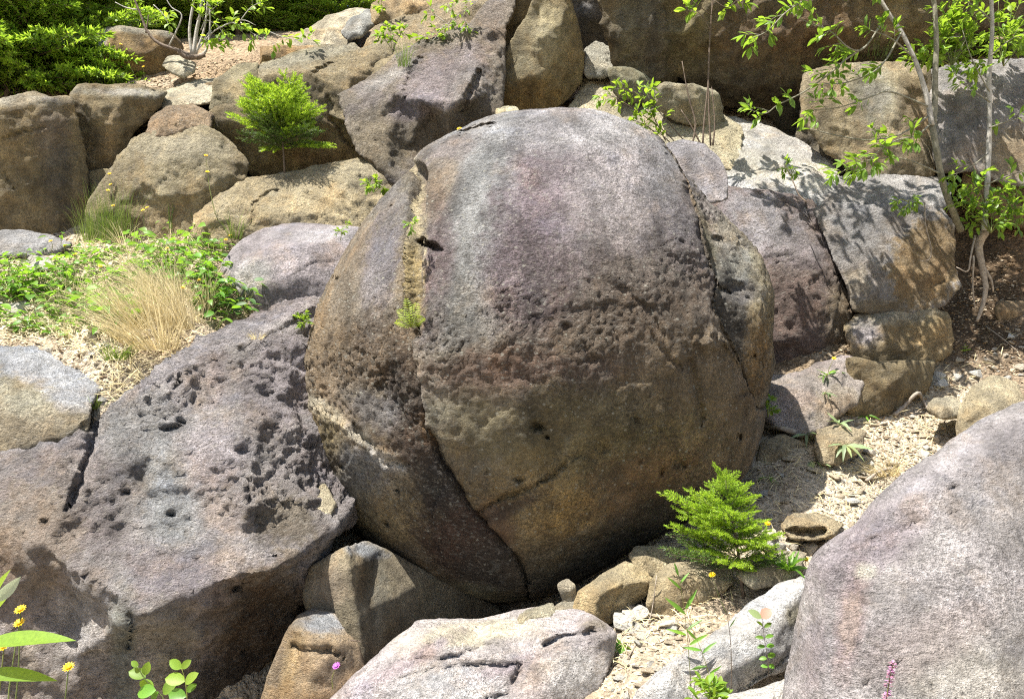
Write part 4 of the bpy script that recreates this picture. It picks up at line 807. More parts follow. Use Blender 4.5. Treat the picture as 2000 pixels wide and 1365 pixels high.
rock('cliff_block', 'small ochre keystone block under the big joint block',
 [(1656,640,.1),(1670,620,.15),(1700,612,.18),(1780,606,.18),(1820,602,.15),(1848,612,.15),(1858,650,.12),(1855,690,.12),(1820,702,.12),(1760,712,.12),(1710,710,.1),(1664,695,.05),(1658,665,.03)],
 [(1690,640,-.02),(1720,632,-.04),(1830,630,-.02),(1690,680,-.02),(1760,680,-.02),(1820,670,0)], (1750, 660, 6.5, .05, .22), back=.6, vox=.017, smooth=4, mat=M_ROUGH, amp=(.02,.012), flake=.01, tint=(.33,.255,.15), var=(.27,.20,.115), blobs=[(1690,650,30,30,-30,(.35,.33,.35),.8),(1740,620,80,14,-8,(.42,.39,.34),.7),(1740,690,60,20,0,(.22,.17,.10),.7)], lich=.2, dark=.2, rough=.8)
rock('cliff_block', 'shaded brown block beneath the ochre keystone',
 [(1655,700,.1),(1700,708,.05),(1760,714,.05),(1825,708,.1),(1810,760,.1),(1750,800,.1),(1700,830,.1),(1660,800,.1)], [(1730,750,-.04)], (1730,750,6.2,.2,-.1), back=.6, vox=.02, smooth=3, amp=(.02,.01), tint=(.21,.165,.10), rough=.5)
rock('rock_outcrop', 'pale mauve ridge of rock with a notched top right of the huge boulder',
 [(1478,760,.15),(1490,736,.15),(1560,730,.15),(1600,712,.12),(1650,692,.15),(1668,700,.12),(1680,740,.1),(1675,790,.12),(1640,810,.1),(1600,840,.08),(1560,850,.08),(1500,815,.1),(1480,790,.12)],
 [(1520,760,-.03),(1580,745,-.03),(1610,765,.02),(1640,725,-.05),(1655,770,0),(1580,800,-.02)], (1580,775,5.98,.1,.8), back=.5, vox=.018, smooth=3, mat=M_ROUGH, amp=(.025,.012), flake=.01, tint=(.42,.37,.33), var=(.36,.30,.28), blobs=[(1640,800,40,40,0,(.24,.18,.13),.6)], rough=.7, lich=.1, dark=.1)
rock('rounded_boulder', 'low rounded lilac-grey boulder at the meadow edge left of the huge boulder',
 [(430,545,.1),(438,520,.12),(470,480,.15),(520,452,.2),(580,441,.25),(640,441,.25),(700,450,.2),(720,560,.1),(640,620,.1),(560,620,.1),(480,600,.1),(440,570,.1)],
 [(500,510,-.08),(560,480,-.08),(620,480,-.08),(580,540,-.12),(520,560,-.06)], (560,530,6.35,.05,.45), back=.7, vox=.018, smooth=10, mat=M_SMOOTH, amp=(.02,.007), tint=(.30,.265,.275), var=(.26,.23,.235), blobs=[(490,540,40,30,-20,(.45,.44,.41),.6),(620,460,80,14,0,(.36,.34,.35),.6)], cracks=[([(560,540),(600,520),(660,505)],3,.01)], lich=.8, dark=.2, rough=.4)
rock('rock_outcrop', 'rough sandy outcrop with twig shadows below the small clifftop spruce',
 [(372,460,.1),(380,425,.1),(400,405,.1),(450,375,.12),(490,352,.15),(560,345,.15),(640,322,.15),(700,318,.15),(742,320,.15),(765,352,.12),(770,400,.1),(720,470,.1),(600,490,.1),(430,490,.1)],
 [(400,430,-.03),(460,395,-.06),(520,370,-.04),(480,430,-.04),(600,360,-.06),(700,340,-.05),(560,420,-.08),(640,400,-.06),(500,400,.02)], (560,400,6.95,.08,.5), back=.7, vox=.02, smooth=2, mat=M_ROUGH,
 amp=(.035,.018), flake=.018, tint=(.46,.38,.25), var=(.38,.31,.20), blobs=[(700,340,50,30,0,(.52,.46,.34),.6),(560,400,40,60,0,(.36,.31,.22),.4)], cracks=[([(490,440),(500,400),(540,370)],6,.04)], rough=1.0, lich=.05, dark=.1)
rock('stone_block', 'grey weathered flat boulder at the left edge of the meadow',
 [(-60,470),(0,458,.1),(50,455,.15),(100,462,.12),(140,478,.05),(110,492),(60,500),(0,500),(-60,510)], [(40,475,-.06),(100,480,-.03)], (40,480,6.45,.0,.7), back=.3, vox=.017, smooth=4, amp=(.02,.008), tint=(.28,.275,.27), rough=.5)
rock('stone_block', 'nearly white stone among the leaves in the upper meadow',
 [(42,515),(60,500,.08),(90,502,.08),(110,520),(90,528),(55,526)], [(75,512,-.04)], (75,515,6.1,.0,.9), back=.15, vox=.012, smooth=3, amp=(.008,.005), tint=(.58,.54,.45), rough=.5)
rock('stone_block', 'pale half-buried stone in the leaves near the left edge',
 [(2,605),(20,590,.06),(55,590,.06),(60,602),(30,615)], [(30,600,-.03)], (30,602,5.6,.0,.9), back=.12, vox=.012, smooth=3, amp=(.008,.005), tint=(.56,.52,.44), rough=.5)
rock('stone_block', 'grey flat stone at the left edge above the triangular slab top',
 [(-40,640,.1),(0,645,.1),(52,642,.12),(45,655,.02),(20,680),(-40,690)], [(10,660,-.03)], (10,660,5.4,.1,.5), back=.2, vox=.013, smooth=2, amp=(.008,.005), tint=(.40,.40,.39), rough=.4)
rock('rounded_boulder', 'rounded buff rock at the right edge above the big foreground boulder',
 [(1870,840,.1),(1880,790,.1),(1900,755,.1),(1940,738,.15),(1985,750,.15),(1995,790,.1),(1985,850,.1),(1930,900,.1),(1880,880,.1)], [(1920,790,-.08),(1950,800,-.08)], (1930,810,5.8,.0,.5), back=.35, vox=.016, smooth=7, amp=(.02,.01), tint=(.40,.34,.24), rough=.6)
rock('stone_block', 'grey-brown cobble left of the rounded buff rock at the right edge',
 [(1812,800),(1825,782,.06),(1860,780,.06),(1882,795),(1870,812),(1835,815)], [(1845,795,-.05)], (1845,798,5.95,.0,.5), back=.15, vox=.013, smooth=4, amp=(.008,.005), tint=(.35,.31,.24), rough=.5)
rock('stone_block', 'small squared brown stone set in the earth bank at the right edge',
 [(1945,605),(1950,590,.03),(1990,590,.03),(2040,595),(2040,625),(1950,625)], [(1975,605,-.03)], (1980,608,6.9,.0,.1), back=.2, vox=.014, smooth=2, amp=(.006,.004), tint=(.26,.19,.12), rough=.4)
rock('stone_block', 'shaded lump of rock in the boulder shadow beside the right foot of the huge boulder',
 [(1478,920),(1490,860,.05),(1530,850,.1),(1570,870,.1),(1560,910),(1520,930)], [(1520,885,-.05)], (1520,890,5.65,.1,.3), back=.3, vox=.016, smooth=4, amp=(.015,.01), tint=(.30,.24,.16), rough=.6)
rock('stone_block', 'ragged buff rock in the scree between the two rosette plants right of the huge boulder',
 [(1590,880),(1596,840,.05),(1640,830,.08),(1690,845,.08),(1680,880),(1640,905),(1605,905)], [(1620,860,-.05),(1660,860,-.05)], (1640,870,5.6,.0,.5), back=.25, vox=.015, smooth=2, amp=(.02,.012), flake=.01, tint=(.40,.33,.23), rough=.8, mat=M_ROUGH)
rock('stone_block', 'small purple-grey lump of rock behind the right shoulder of the huge boulder',
 [(1296,300),(1305,280,.05),(1335,276,.05),(1375,284,.05),(1402,310,.05),(1416,345),(1420,390),(1380,400),(1330,350)], [(1350,310,-.06),(1390,345,-.04)], (1360,330,5.95,.1,.6), back=.5, vox=.016, smooth=4, amp=(.02,.01), tint=(.30,.275,.29), blobs=[(1395,330,14,30,-20,(.16,.14,.14),.6)], rough=.8)
rock('stone_block', 'pale wedge of stone stuck between the leaning slab and the huge boulder',
 [(585,1000),(600,975,.05),(632,945,.1),(650,985,.05),(640,1010),(605,1030)], [(615,995,-.04)], (615,995,4.72,.1,.4), back=.15, vox=.012, smooth=2, amp=(.01,.006), tint=(.48,.42,.31), rough=.6, mat=M_ROUGH)
rock('stone_block', 'sandy stone tucked behind the top of the huge boulder against the ochre block',
 [(968,216),(985,210,.03),(1010,212,.03),(1016,226),(970,232)], [(990,218,-.02)], (990,220,7.3,.0,.3), back=.2, vox=.014, smooth=2, amp=(.006,.004), tint=(.44,.40,.29), rough=.4)
rock('stone_block', 'loose grey-topped stone tucked below the shrub roots on the upper ledge',
 [(318,128,.05),(328,113,.1),(350,112,.1),(382,126,.05),(378,140),(360,152),(340,142)], [(345,130,-.04),(365,140,-.03)], (350,130,8.15,.1,.4), back=.25, vox=.015, smooth=2, amp=(.008,.005), tint=(.38,.35,.28), rough=.4)
rock('rock_wall', 'recessed brown bedrock showing in the joints behind the left-hand cliff blocks',
 [(-250,480),(-250,210),(0,215),(140,205),(330,185),(430,160),(560,160),(700,190),(760,300),(740,345),(600,352),(480,352),(420,420),(170,470)], [(100,330,-.05),(300,280,.03),(500,260,-.03),(650,280,.03)],
 (300, 300, 8.0, .06, .05), back=.6, vox=.03, smooth=1, facet_amp=.09, tint=(.22,.175,.115), rough=.8)
rock('rock_wall', 'recessed grey-brown bedrock in the joints behind the right-hand dappled blocks',
 [(1560,160),(1640,140),(1800,138),(2000,128),(2200,128),(2200,470),(1990,450),(1870,430),(1600,400),(1560,300)], [(1700,250,-.04),(1900,260,.04),(2000,300,-.04)],
 (1800, 270, 8.0, .0, .1), back=.6, vox=.03, smooth=1, facet_amp=.09, tint=(.22,.185,.14), rough=.8)
print('rocks', len(ROCKS), sum(len(o.data.polygons) for o, _ in ROCKS) * 2)
# ---------------------------------------------------------------- ray helper: what a pixel of the photo meets
bpy.context.view_layer.update()
_dg = bpy.context.evaluated_depsgraph_get()
BVH = [(BVHTree.FromObject(o, _dg), org, o) for o, org in ROCKS]
def hit(px, py, only=None):
    d = (P(px, py, 5.0) - EYE).normalized(); best = None
    for t, org, o in BVH:
        if only is not None and o is not only: continue
        loc, nor, i, dist = t.ray_cast(EYE - org, d)
        if loc is not None and (best is None or dist < best[2]):
            if nor.dot(d) > 0: nor = -nor
            best = (loc + org, nor, dist, o)
    return best
def hp(px, py, default=6.0):
    h = hit(px, py); return h[0] if h else P(px, py, default)
rnd = random.Random(11)
def U(a, b): return rnd.uniform(a, b)

# ---------------------------------------------------------------- plant materials
def plant_mat(name, col, trans, tw=.45, rough=.5, var=.3, hue=(1.4, 1.05, .7)):
    m, nt, out = nodes(name); b = NB(nt)
    g = b.n('ShaderNodeNewGeometry'); oi = b.n('ShaderNodeObjectInfo')
    r = b.math('FRACT', b.math('ADD', g.outputs['Random Per Island'], oi.outputs['Random']))
    tc = b.n('ShaderNodeTexCoord').outputs['Object']
    f = b.math('MULTIPLY', b.ramp(r, 0, 1, 1 - var, 1 + var), b.ramp(b.noise(tc, 30, 3), .3, .7, .85, 1.15))
    cc = b.n('ShaderNodeCombineColor')
    for i in range(3): nt.links.new(f, cc.inputs[i])
    r2 = b.math('FRACT', b.math('MULTIPLY', r, 7.31))
    c = b.mix(1.0, b.mix(b.ramp(r2, .4, 1, 0, .8), c4(col), c4([a * h for a, h in zip(col, hue)])), cc.outputs[0], 'MULTIPLY')
    t = b.mix(1.0, c4(trans), cc.outputs[0], 'MULTIPLY')
    p = b.n('ShaderNodeBsdfPrincipled'); p.inputs['Roughness'].default_value = rough; p.inputs['Specular IOR Level'].default_value = .4
    nt.links.new(c, p.inputs['Base Color'])
    tr = b.n('ShaderNodeBsdfTranslucent'); nt.links.new(t, tr.inputs[0])
    mx = b.n('ShaderNodeMixShader'); mx.inputs[0].default_value = tw
    nt.links.new(p.outputs[0], mx.inputs[1]); nt.links.new(tr.outputs[0], mx.inputs[2]); nt.links.new(mx.outputs[0], out.inputs[0])
    return m
def bark_mat(name, c1, c2, scale=30):
    m, nt, out = nodes(name); b = NB(nt)
    tc = b.n('ShaderNodeTexCoord').outputs['Object']
    n = b.noise(tc, scale, 5, .7); n2 = b.noise(b.mapping(tc, (1, 1, .2)), scale * 2, 3)
    c = b.mix(b.ramp(n, .35, .65), c4(c1), c4(c2))
    bp = b.n('ShaderNodeBump'); bp.inputs['Distance'].default_value = .006; nt.links.new(b.math('ADD', n, n2), bp.inputs['Height'])
    p = b.n('ShaderNodeBsdfPrincipled'); p.inputs['Roughness'].default_value = .8
    nt.links.new(c, p.inputs['Base Color']); nt.links.new(bp.outputs[0], p.inputs['Normal']); nt.links.new(p.outputs[0], out.inputs[0])
    return m
M_LEAF = plant_mat('sapling_leaf', (.12, .22, .035), (.34, .52, .04), .45, .4)
M_LEAFB = plant_mat('bright_leaf', (.14, .25, .03), (.38, .55, .04), .45)
M_MEADOW = plant_mat('meadow_leaf', (.10, .23, .03), (.26, .48, .03), .42, .42, .35)
M_DKLEAF = plant_mat('dark_leaf', (.05, .12, .025), (.12, .28, .03), .35)
M_NEEDLE = plant_mat('young_spruce_needle', (.27, .44, .04), (.55, .74, .05), .45, .45, .3, (1.3, 1.05, .7))
M_NEEDLE_OLD = plant_mat('old_spruce_needle', (.07, .13, .03), (.14, .24, .03), .35, .5)
M_NEEDLE_DK = plant_mat('distant_spruce_needle', (.022, .045, .028), (.04, .07, .03), .25, .6)
M_NEEDLE_BG = plant_mat('background_young_conifer', (.20, .35, .045), (.45, .65, .05), .48, .5, .35)
M_DRY = plant_mat('dry_grass', (.70, .60, .36), (.7, .6, .35), .35, .6, .35, (.75, .72, .6))
M_GRASS = plant_mat('green_grass', (.14, .22, .05), (.28, .38, .06), .35, .5, .3, (1.6, 1.15, .9))
M_FERN = plant_mat('yellow_green_fern', (.25, .34, .03), (.45, .55, .03), .4)
M_YEL = plant_mat('yellow_petal', (.80, .58, .01), (.8, .6, .02), .25, .5, .1)
M_PINK = plant_mat('pink_petal', (.45, .25, .40), (.5, .25, .45), .3, .5, .2)
M_VIOLET = plant_mat('violet_petal', (.45, .12, .55), (.5, .15, .6), .3, .5, .2)
M_RED = plant_mat('reddish_leaf', (.50, .22, .15), (.6, .28, .18), .35, .5, .1)
M_WHITEL = plant_mat('pale_leaf_back', (.45, .50, .36), (.4, .45, .3), .3, .5, .1)
M_BARK = bark_mat('grey_sapling_bark', (.24, .225, .17), (.12, .115, .075))
M_BARKP = bark_mat('pale_shrub_bark', (.42, .40, .36), (.25, .23, .20))
M_BARKB = bark_mat('brown_bark', (.15, .11, .075), (.08, .055, .04))
M_WOOD = bark_mat('weathered_dead_wood', (.36, .31, .25), (.17, .135, .10), 40)
M_GSTEM = plant_mat('green_stem', (.16, .20, .06), (.2, .25, .05), .15)

# ---------------------------------------------------------------- plant meshes
def leaf_geo(L, W, fold=.25, curl=.25, seg=5, shape='obovate', teeth=0):
    """leaf along +Y, upper side +Z; returns verts, faces"""
    V = []; Fc = []
    for i in range(seg + 1):
        t = i / seg
        if shape == 'obovate': w = math.sin(math.pi * min(1, t ** 1.25)) ** .8
        elif shape == 'lance': w = math.sin(math.pi * t ** .8) ** .9
        elif shape == 'round': w = math.sin(math.pi * t) ** .6
        else: w = 1 - abs(2 * t - 1) ** 3
        w *= W / 2
        if teeth and i % 2: w *= .75
        z = -curl * L * t * t; y = L * t * (1 - .15 * curl)
        V += [(-w, y, z + fold * w), (0, y, z), (w, y, z + fold * w)]
    for i in range(seg):
        a = 3 * i; Fc += [(a, a + 1, a + 4, a + 3), (a + 1, a + 2, a + 5, a + 4)]
    return V, Fc
def mk(name, V, Fc, mats, idx=None, smooth=True):
    me = bpy.data.meshes.new(name); me.from_pydata([tuple(v) for v in V], [], Fc)
    me.polygons.foreach_set('use_smooth', [smooth] * len(me.polygons))
    for m in (mats if isinstance(mats, (list, tuple)) else [mats]): me.materials.append(m)
    if idx: me.polygons.foreach_set('material_index', idx)
    me.update(); return me
class Geo:
    def __init__(s): s.V = []; s.F = []; s.I = []
    def add(s, V, Fc, M=None, mi=0):
        n = len(s.V)
        s.V += [M @ Vector(v) for v in V] if M is not None else [Vector(v) for v in V]
        s.F += [tuple(i + n for i in f) for f in Fc]; s.I += [mi] * len(Fc)
    def tube(s, pts, r0, r1, k=6, mi=0, wob=0):
        n = len(s.V); pts = [Vector(p) for p in pts]; m = len(pts)
        for i, p in enumerate(pts):
            d = (pts[min(i + 1, m - 1)] - pts[max(i - 1, 0)])
            d = d.normalized() if d.length > 1e-9 else Vector((0, 0, 1))
            a = d.orthogonal().normalized() if i == 0 else (pa - d * pa.dot(d)).normalized()
            pa = a; b = d.cross(a); r = r0 + (r1 - r0) * i / max(m - 1, 1)
            for j in range(k):
                th = 2 * math.pi * j / k; rr = r * (1 + (U(-wob, wob) if wob else 0))
                s.V.append(p + a * math.cos(th) * rr + b * math.sin(th) * rr)
        for i in range(m - 1):
            for j in range(k):
                q = n + i * k; s.F.append((q + j, q + (j + 1) % k, q + k + (j + 1) % k, q + k + j)); s.I.append(mi)
        s.F.append(tuple(n + j for j in range(k))[::-1]); s.I.append(mi)
        s.F.append(tuple(n + (m - 1) * k + j for j in range(k))); s.I.append(mi)
    def mesh(s, name, mats, smooth=True): return mk(name, s.V, s.F, mats, s.I, smooth)
def frame(d, up=Vector((0, 0, 1)), roll=0.0):
    """matrix whose Y is d and whose Z is as near up as can be"""
    y = d.normalized(); x = y.cross(up)
    if x.length < 1e-3: x = y.orthogonal()
    x.normalize(); z = x.cross(y)
    M = Matrix((x, y, z)).transposed()
    return (M @ Matrix.Rotation(roll, 3, 'Y')).to_4x4()
def smoothline(pts, n=None):
    """Catmull-Rom through the points"""
    pts = [Vector(p) for p in pts]; out = []
    if len(pts) < 3: 
        k = n or 4; return [pts[0].lerp(pts[-1], i / k) for i in range(k + 1)]
    E = [pts[0] * 2 - pts[1]] + pts + [pts[-1] * 2 - pts[-2]]
    for i in range(1, len(E) - 2):
        for j in range(4):
            t = j / 4; a, b, c, d = E[i - 1], E[i], E[i + 1], E[i + 2]
            out.append(.5 * ((2 * b) + (c - a) * t + (2 * a - 5 * b + 4 * c - d) * t * t + (3 * b - a - 3 * c + d) * t ** 3))
    out.append(pts[-1]); return out
def child(name, me, root, M=None, world=None, label=None, kind=None):
    o = bpy.data.objects.new(name, me); COL.objects.link(o); o.parent = root
    if M is not None: o.matrix_basis = M
    if kind: o['kind'] = kind
    if label: o['label'] = label
    return o
def tube_part(name, pts, r0, r1, root, mat, k=7, smoothp=True, wob=.06):
    g = Geo(); base = Vector(root.location)
    L = smoothline(pts) if smoothp else pts
    g.tube([p - base for p in L], r0, r1, k, wob=wob)
    return child(name, g.mesh(name, mat), root)
LEAVES = [mk('leaf', *leaf_geo(1, .36, .3, c, 5, 'obovate'), M_LEAF) for c in (.05, .2, .38)]
LEAVESB = [mk('leaf', *leaf_geo(1, .42, .3, c, 5, 'obovate'), M_LEAFB) for c in (.05, .2, .38)]
LEAVESM = [mk('leaf', *leaf_geo(1, w, .3, c, 5, s), M_MEADOW) for c, w, s in ((.1, .55, 'round'), (.3, .6, 'round'), (.45, .4, 'lance'))]
LEAVESD = [mk('leaf', *leaf_geo(1, .5, .3, c, 5, 'round'), M_DKLEAF) for c in (.1, .35)]
def put_leaf(root, me, pos, d, size, up=None, kind=None):
    up = up or Vector((U(-.5, .5), U(-.6, .3), 1)).normalized()
    M = Matrix.Translation(pos - Vector(root.location)) @ frame(d, up, U(-.5, .5)) @ Matrix.Diagonal((size * U(.85, 1.15), size, size, 1))
    return child('leaf', me, root, M)
def leafy_branch(root, pts, r0, r1, ntwig, tl, nleaf, size, leaves, mat, start=.25, name='branch', joined=None, droop=.2, spread=1.0):
    L = smoothline(pts); base = Vector(root.location); g = Geo()
    g.tube([p - base for p in L], r0, r1, 6, wob=.05)
    m = len(L) - 1
    tips = [(L[-1], (L[-1] - L[-2]).normalized())]
    for i in range(ntwig):
        t = start + (1 - start) * (i + U(0, 1)) / ntwig; k = min(int(t * m), m - 1)
        p = L[k].lerp(L[k + 1], t * m - k); bd = (L[k + 1] - L[k]).normalized()
        side = Vector((U(-1, 1), U(-1, 1), U(-.5, 1)))
        side = (side - bd * side.dot(bd)).normalized()
        d = (bd * U(.3, .9) + side * spread + Vector((0, 0, -droop * U(0, 1)))).normalized(); l = tl * U(.6, 1.2)
        q = p + d * l; mid = p.lerp(q, .5) + Vector((0, 0, .08 * l))
        g.tube([p - base, mid - base, q - base], r1 * .8 + .0008, .0008, 3)
        tips.append((q, d))
        for j in range(nleaf):
            s = (j + .6) / nleaf; lp = p.lerp(q, s)
            sd = side.cross(d).normalized() * (1 if j % 2 else -1)
            ld = (d * .6 + sd * U(.6, 1.1) + Vector((U(-.2, .2), U(-.2, .2), U(-.35, .2)))).normalized()
            if joined is None: put_leaf(root, rnd.choice(leaves), lp, ld, size * U(.65, 1.1))
            else: joined.append((lp, ld, size * U(.65, 1.1)))
    for q, d in tips:
        for j in range(3):
            ld = (d + Vector((U(-.7, .7), U(-.7, .7), U(-.5, .4)))).normalized()
            if joined is None: put_leaf(root, rnd.choice(leaves), q, ld, size * U(.8, 1.15))
            else: joined.append((q, ld, size * U(.8, 1.15)))
    child(name, g.mesh(name, mat), root)
def joined_leaves(root, items, w, mat, name='foliage'):
    g = Geo(); base = Vector(root.location)
    for p, d, s in items:
        V, Fc = leaf_geo(s, s * w, .3, U(.05, .4), 3, 'obovate')
        g.add(V, Fc, Matrix.Translation(p - base) @ frame(d, Vector((U(-.5, .5), U(-.6, .3), 1)), U(-.5, .5)))
    return child(name, g.mesh(name, mat), root, kind='stuff')

# spruce branch prototypes: axis with side shoots, every shoot set with needles
def spruce_branch(mats, nshoot=7, needle=.05, dens=26, seed=0, side_len=.42, width=.0065):
    r = random.Random(seed); g = Geo()
    def shoot(p, d, L, dn):
        e = p + d * L + Vector((0, 0, -.04 * L)); g.tube([p, p.lerp(e, .5) + Vector((0, 0, .02 * L)), e], .006 * (L + .3), .003, 3, 0)
        n = int(dn * L / .3) + 8
        x = d.orthogonal().normalized(); z = d.cross(x)
        for i in range(n):
            t = (i + .5) / n; th = r.uniform(0, 2 * math.pi)
            q = p.lerp(e, t); nd = (x * math.cos(th) + z * math.sin(th)) * .9 + d * .75
            nd.z += .12; nd.normalize(); l = needle * r.uniform(.8, 1.15) * (1 - .3 * t)
            w = nd.cross(Vector((r.uniform(-1, 1), r.uniform(-1, 1), r.uniform(-1, 1)))).normalized() * width
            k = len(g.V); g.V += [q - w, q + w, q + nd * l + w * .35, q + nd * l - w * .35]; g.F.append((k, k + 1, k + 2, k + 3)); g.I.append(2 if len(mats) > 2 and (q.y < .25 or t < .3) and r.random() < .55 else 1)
        for j in range(5):                                # terminal tuft
            nd = (d + Vector((r.uniform(-.5, .5), r.uniform(-.5, .5), r.uniform(-.5, .5)))).normalized()
            w = nd.orthogonal().normalized() * width
            k = len(g.V); g.V += [e - w, e + w, e + nd * needle]; g.F.append((k, k + 1, k + 2)); g.I.append(1)
    ax = Vector((0, 1, 0))
    shoot(Vector((0, .0, 0)), ax, 1.0, dens)
    for i in range(nshoot):
        t = .18 + .72 * i / nshoot
        for s in (-1, 1):
            d = Vector((s * r.uniform(.7, 1.0), r.uniform(.75, 1.1), r.uniform(-.15, .22))).normalized()
            L = side_len * (1 - .55 * t) * r.uniform(.75, 1.15)
            p = Vector((0, t, .03))
            shoot(p, d, L, dens)
            if L > .26:
                for s2 in (-1, 1):
                    d2 = (d + Vector((s2 * .8, .3, 0))).normalized(); shoot(p + d * L * .45, d2, L * .45, dens)
    return g.mesh('branch', mats)
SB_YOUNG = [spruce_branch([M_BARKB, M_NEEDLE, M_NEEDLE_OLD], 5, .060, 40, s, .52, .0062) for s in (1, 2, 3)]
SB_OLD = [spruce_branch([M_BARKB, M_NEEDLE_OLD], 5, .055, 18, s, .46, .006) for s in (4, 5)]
SB_BG = [spruce_branch([M_BARKB, M_NEEDLE_BG, M_NEEDLE_OLD], 9, .055, 22, s, .5, .0085) for s in (6, 7, 8)]
SB_DK = [spruce_branch([M_BARKB, M_NEEDLE_DK], 8, .07, 16, s, .4, .013) for s in (9, 10)]
def spruce(base, H, R, label, protos, group=None, nwh=9, per=7, first=.12, shape=1.0, lean=(0, 0), low=None, lowt=0, droop=.15, tr=.012, asym=None, name='spruce_tree', cat='tree', vary=(.7, 1.15)):
    root = empty(name, base, label, cat, group)
    top = Vector((lean[0], lean[1], H))
    tube_part('trunk', [base, base + top * .5 + Vector((.01, 0, 0)), base + top], tr, tr * .25, root, M_BARKB)
    for w in range(nwh):
        t = first + (1 - first) * (w + .4) / nwh
        r = R * (1 - t) ** shape + R * .12
        k = per if t < .9 else max(4, per - 2)
        a0 = U(0, 6.28)
        for j in range(k):
            a = a0 + 2 * math.pi * (j + U(-.3, .3)) / k
            el = U(-.05, .35) + t * .75 - droop
            d = Vector((math.cos(a), math.sin(a), math.tan(el))).normalized()
            rr = r * U(*vary)
            if asym: rr *= asym(a, t)
            pr = low if (low and t < lowt and rnd.random() < .75) else protos
            M = Matrix.Translation(top * min(1, t + U(-.02, .02))) @ frame(d, Vector((0, 0, 1)), U(-.3, .3)) @ Matrix.Diagonal((rr, rr, rr, 1))
            child('branch', rnd.choice(pr), root, M)
    M = Matrix.Translation(top * .96) @ frame(Vector((0.05, 0, 1))) @ Matrix.Diagonal((R * .3, R * .3, R * .3, 1))
    child('branch', protos[0], root, M)
    return root

# ---------------------------------------------------------------- the two young spruces
b1 = hp(556, 338)
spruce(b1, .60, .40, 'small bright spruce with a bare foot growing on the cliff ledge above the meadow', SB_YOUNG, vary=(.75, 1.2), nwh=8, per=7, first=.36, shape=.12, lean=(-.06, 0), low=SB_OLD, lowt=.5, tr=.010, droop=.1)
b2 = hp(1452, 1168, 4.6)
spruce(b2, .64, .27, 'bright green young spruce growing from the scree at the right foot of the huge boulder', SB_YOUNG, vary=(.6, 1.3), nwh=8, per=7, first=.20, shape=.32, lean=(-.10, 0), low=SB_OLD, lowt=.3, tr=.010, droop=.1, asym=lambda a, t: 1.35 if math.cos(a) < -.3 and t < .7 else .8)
sd = hp(1885, 692)
spruce(sd, .07, .07, 'tiny spruce seedling on the bare red-brown earth bank', SB_YOUNG, nwh=2, per=5, first=.2, tr=.003, name='spruce_seedling', cat='seedling')

# ---------------------------------------------------------------- trees beyond the cliff top
def gbase(px, Y):
    x = (px - 1000) / F * Y; return Vector((x, Y, float(ground_z(x, Y)[0]) - .05))
BGT = [(15, 8.75, 2.6, 1.25, 'feathery light green young conifer at the far left above the tall brown block'),
       (110, 8.9, 2.4, 1.05, 'feathery light green young conifer with wide sprays left of the dark ledge block'),
       (160, 9.6, 1.5, .7, 'small yellow-green conifer tucked beside the dark ledge block'),
       (262, 10.8, 2.4, .95, 'green conifer behind the dark ledge block left of the pale stemmed shrub'),
       (345, 11.2, 2.8, 1.0, 'green conifer directly behind the pale stemmed shrub'),
       (465, 11.0, 2.8, 1.15, 'green conifer right of the pale stemmed shrub'),
       (690, 11.8, 3.4, 1.0, 'green conifer peeping over the stepped slabs at the top edge'),
       (-90, 8.8, 2.8, 1.3, 'feathery young conifer reaching in from beyond the left edge')]
for px, Y, H, R, lb in BGT:
    spruce(gbase(px, Y), H, R, lb, SB_BG, 'young conifers along the cliff top', vary=(.45, 1.25), nwh=12, per=10, first=.03, shape=.6, tr=.04, droop=.1, name='conifer_tree')
DKT = [(-60, 17, 9), (60, 16, 10), (262, 18, 10), (345, 18, 11), (415, 21, 11), (520, 17, 11), (640, 16.5, 11), (745, 18, 10), (30, 24, 10), (450, 26, 11)]
DKL = ['tall dark spruce standing behind the light green conifers at the far left', 'tall dark spruce left of the first sky gap',
       'dark spruce right of the sky gap above the ledge block', 'dark spruce behind the pale stemmed shrub', 'dark spruce far behind the pale stemmed shrub', 'dark spruce left of the sky gap by the skyline slab', 'dark blue-green spruce right above the skyline slab',
       'dark spruce behind the long brown sloping slab', 'distant spruce far behind the leftmost conifers', 'distant spruce far behind the shrub on the ledge']
for (px, Y, H), lb in zip(DKT, DKL):
    spruce(gbase(px, Y), H, 1.7, lb, SB_DK, 'dark spruces of the wood behind the cliff', nwh=13, per=8, first=.02, shape=.75, tr=.14, droop=.3, name='spruce_tree')

# ---------------------------------------------------------------- saplings and shrubs
def W_(pts, Y): return [P(p[0], p[1], p[2] if len(p) > 2 else Y) for p in pts]
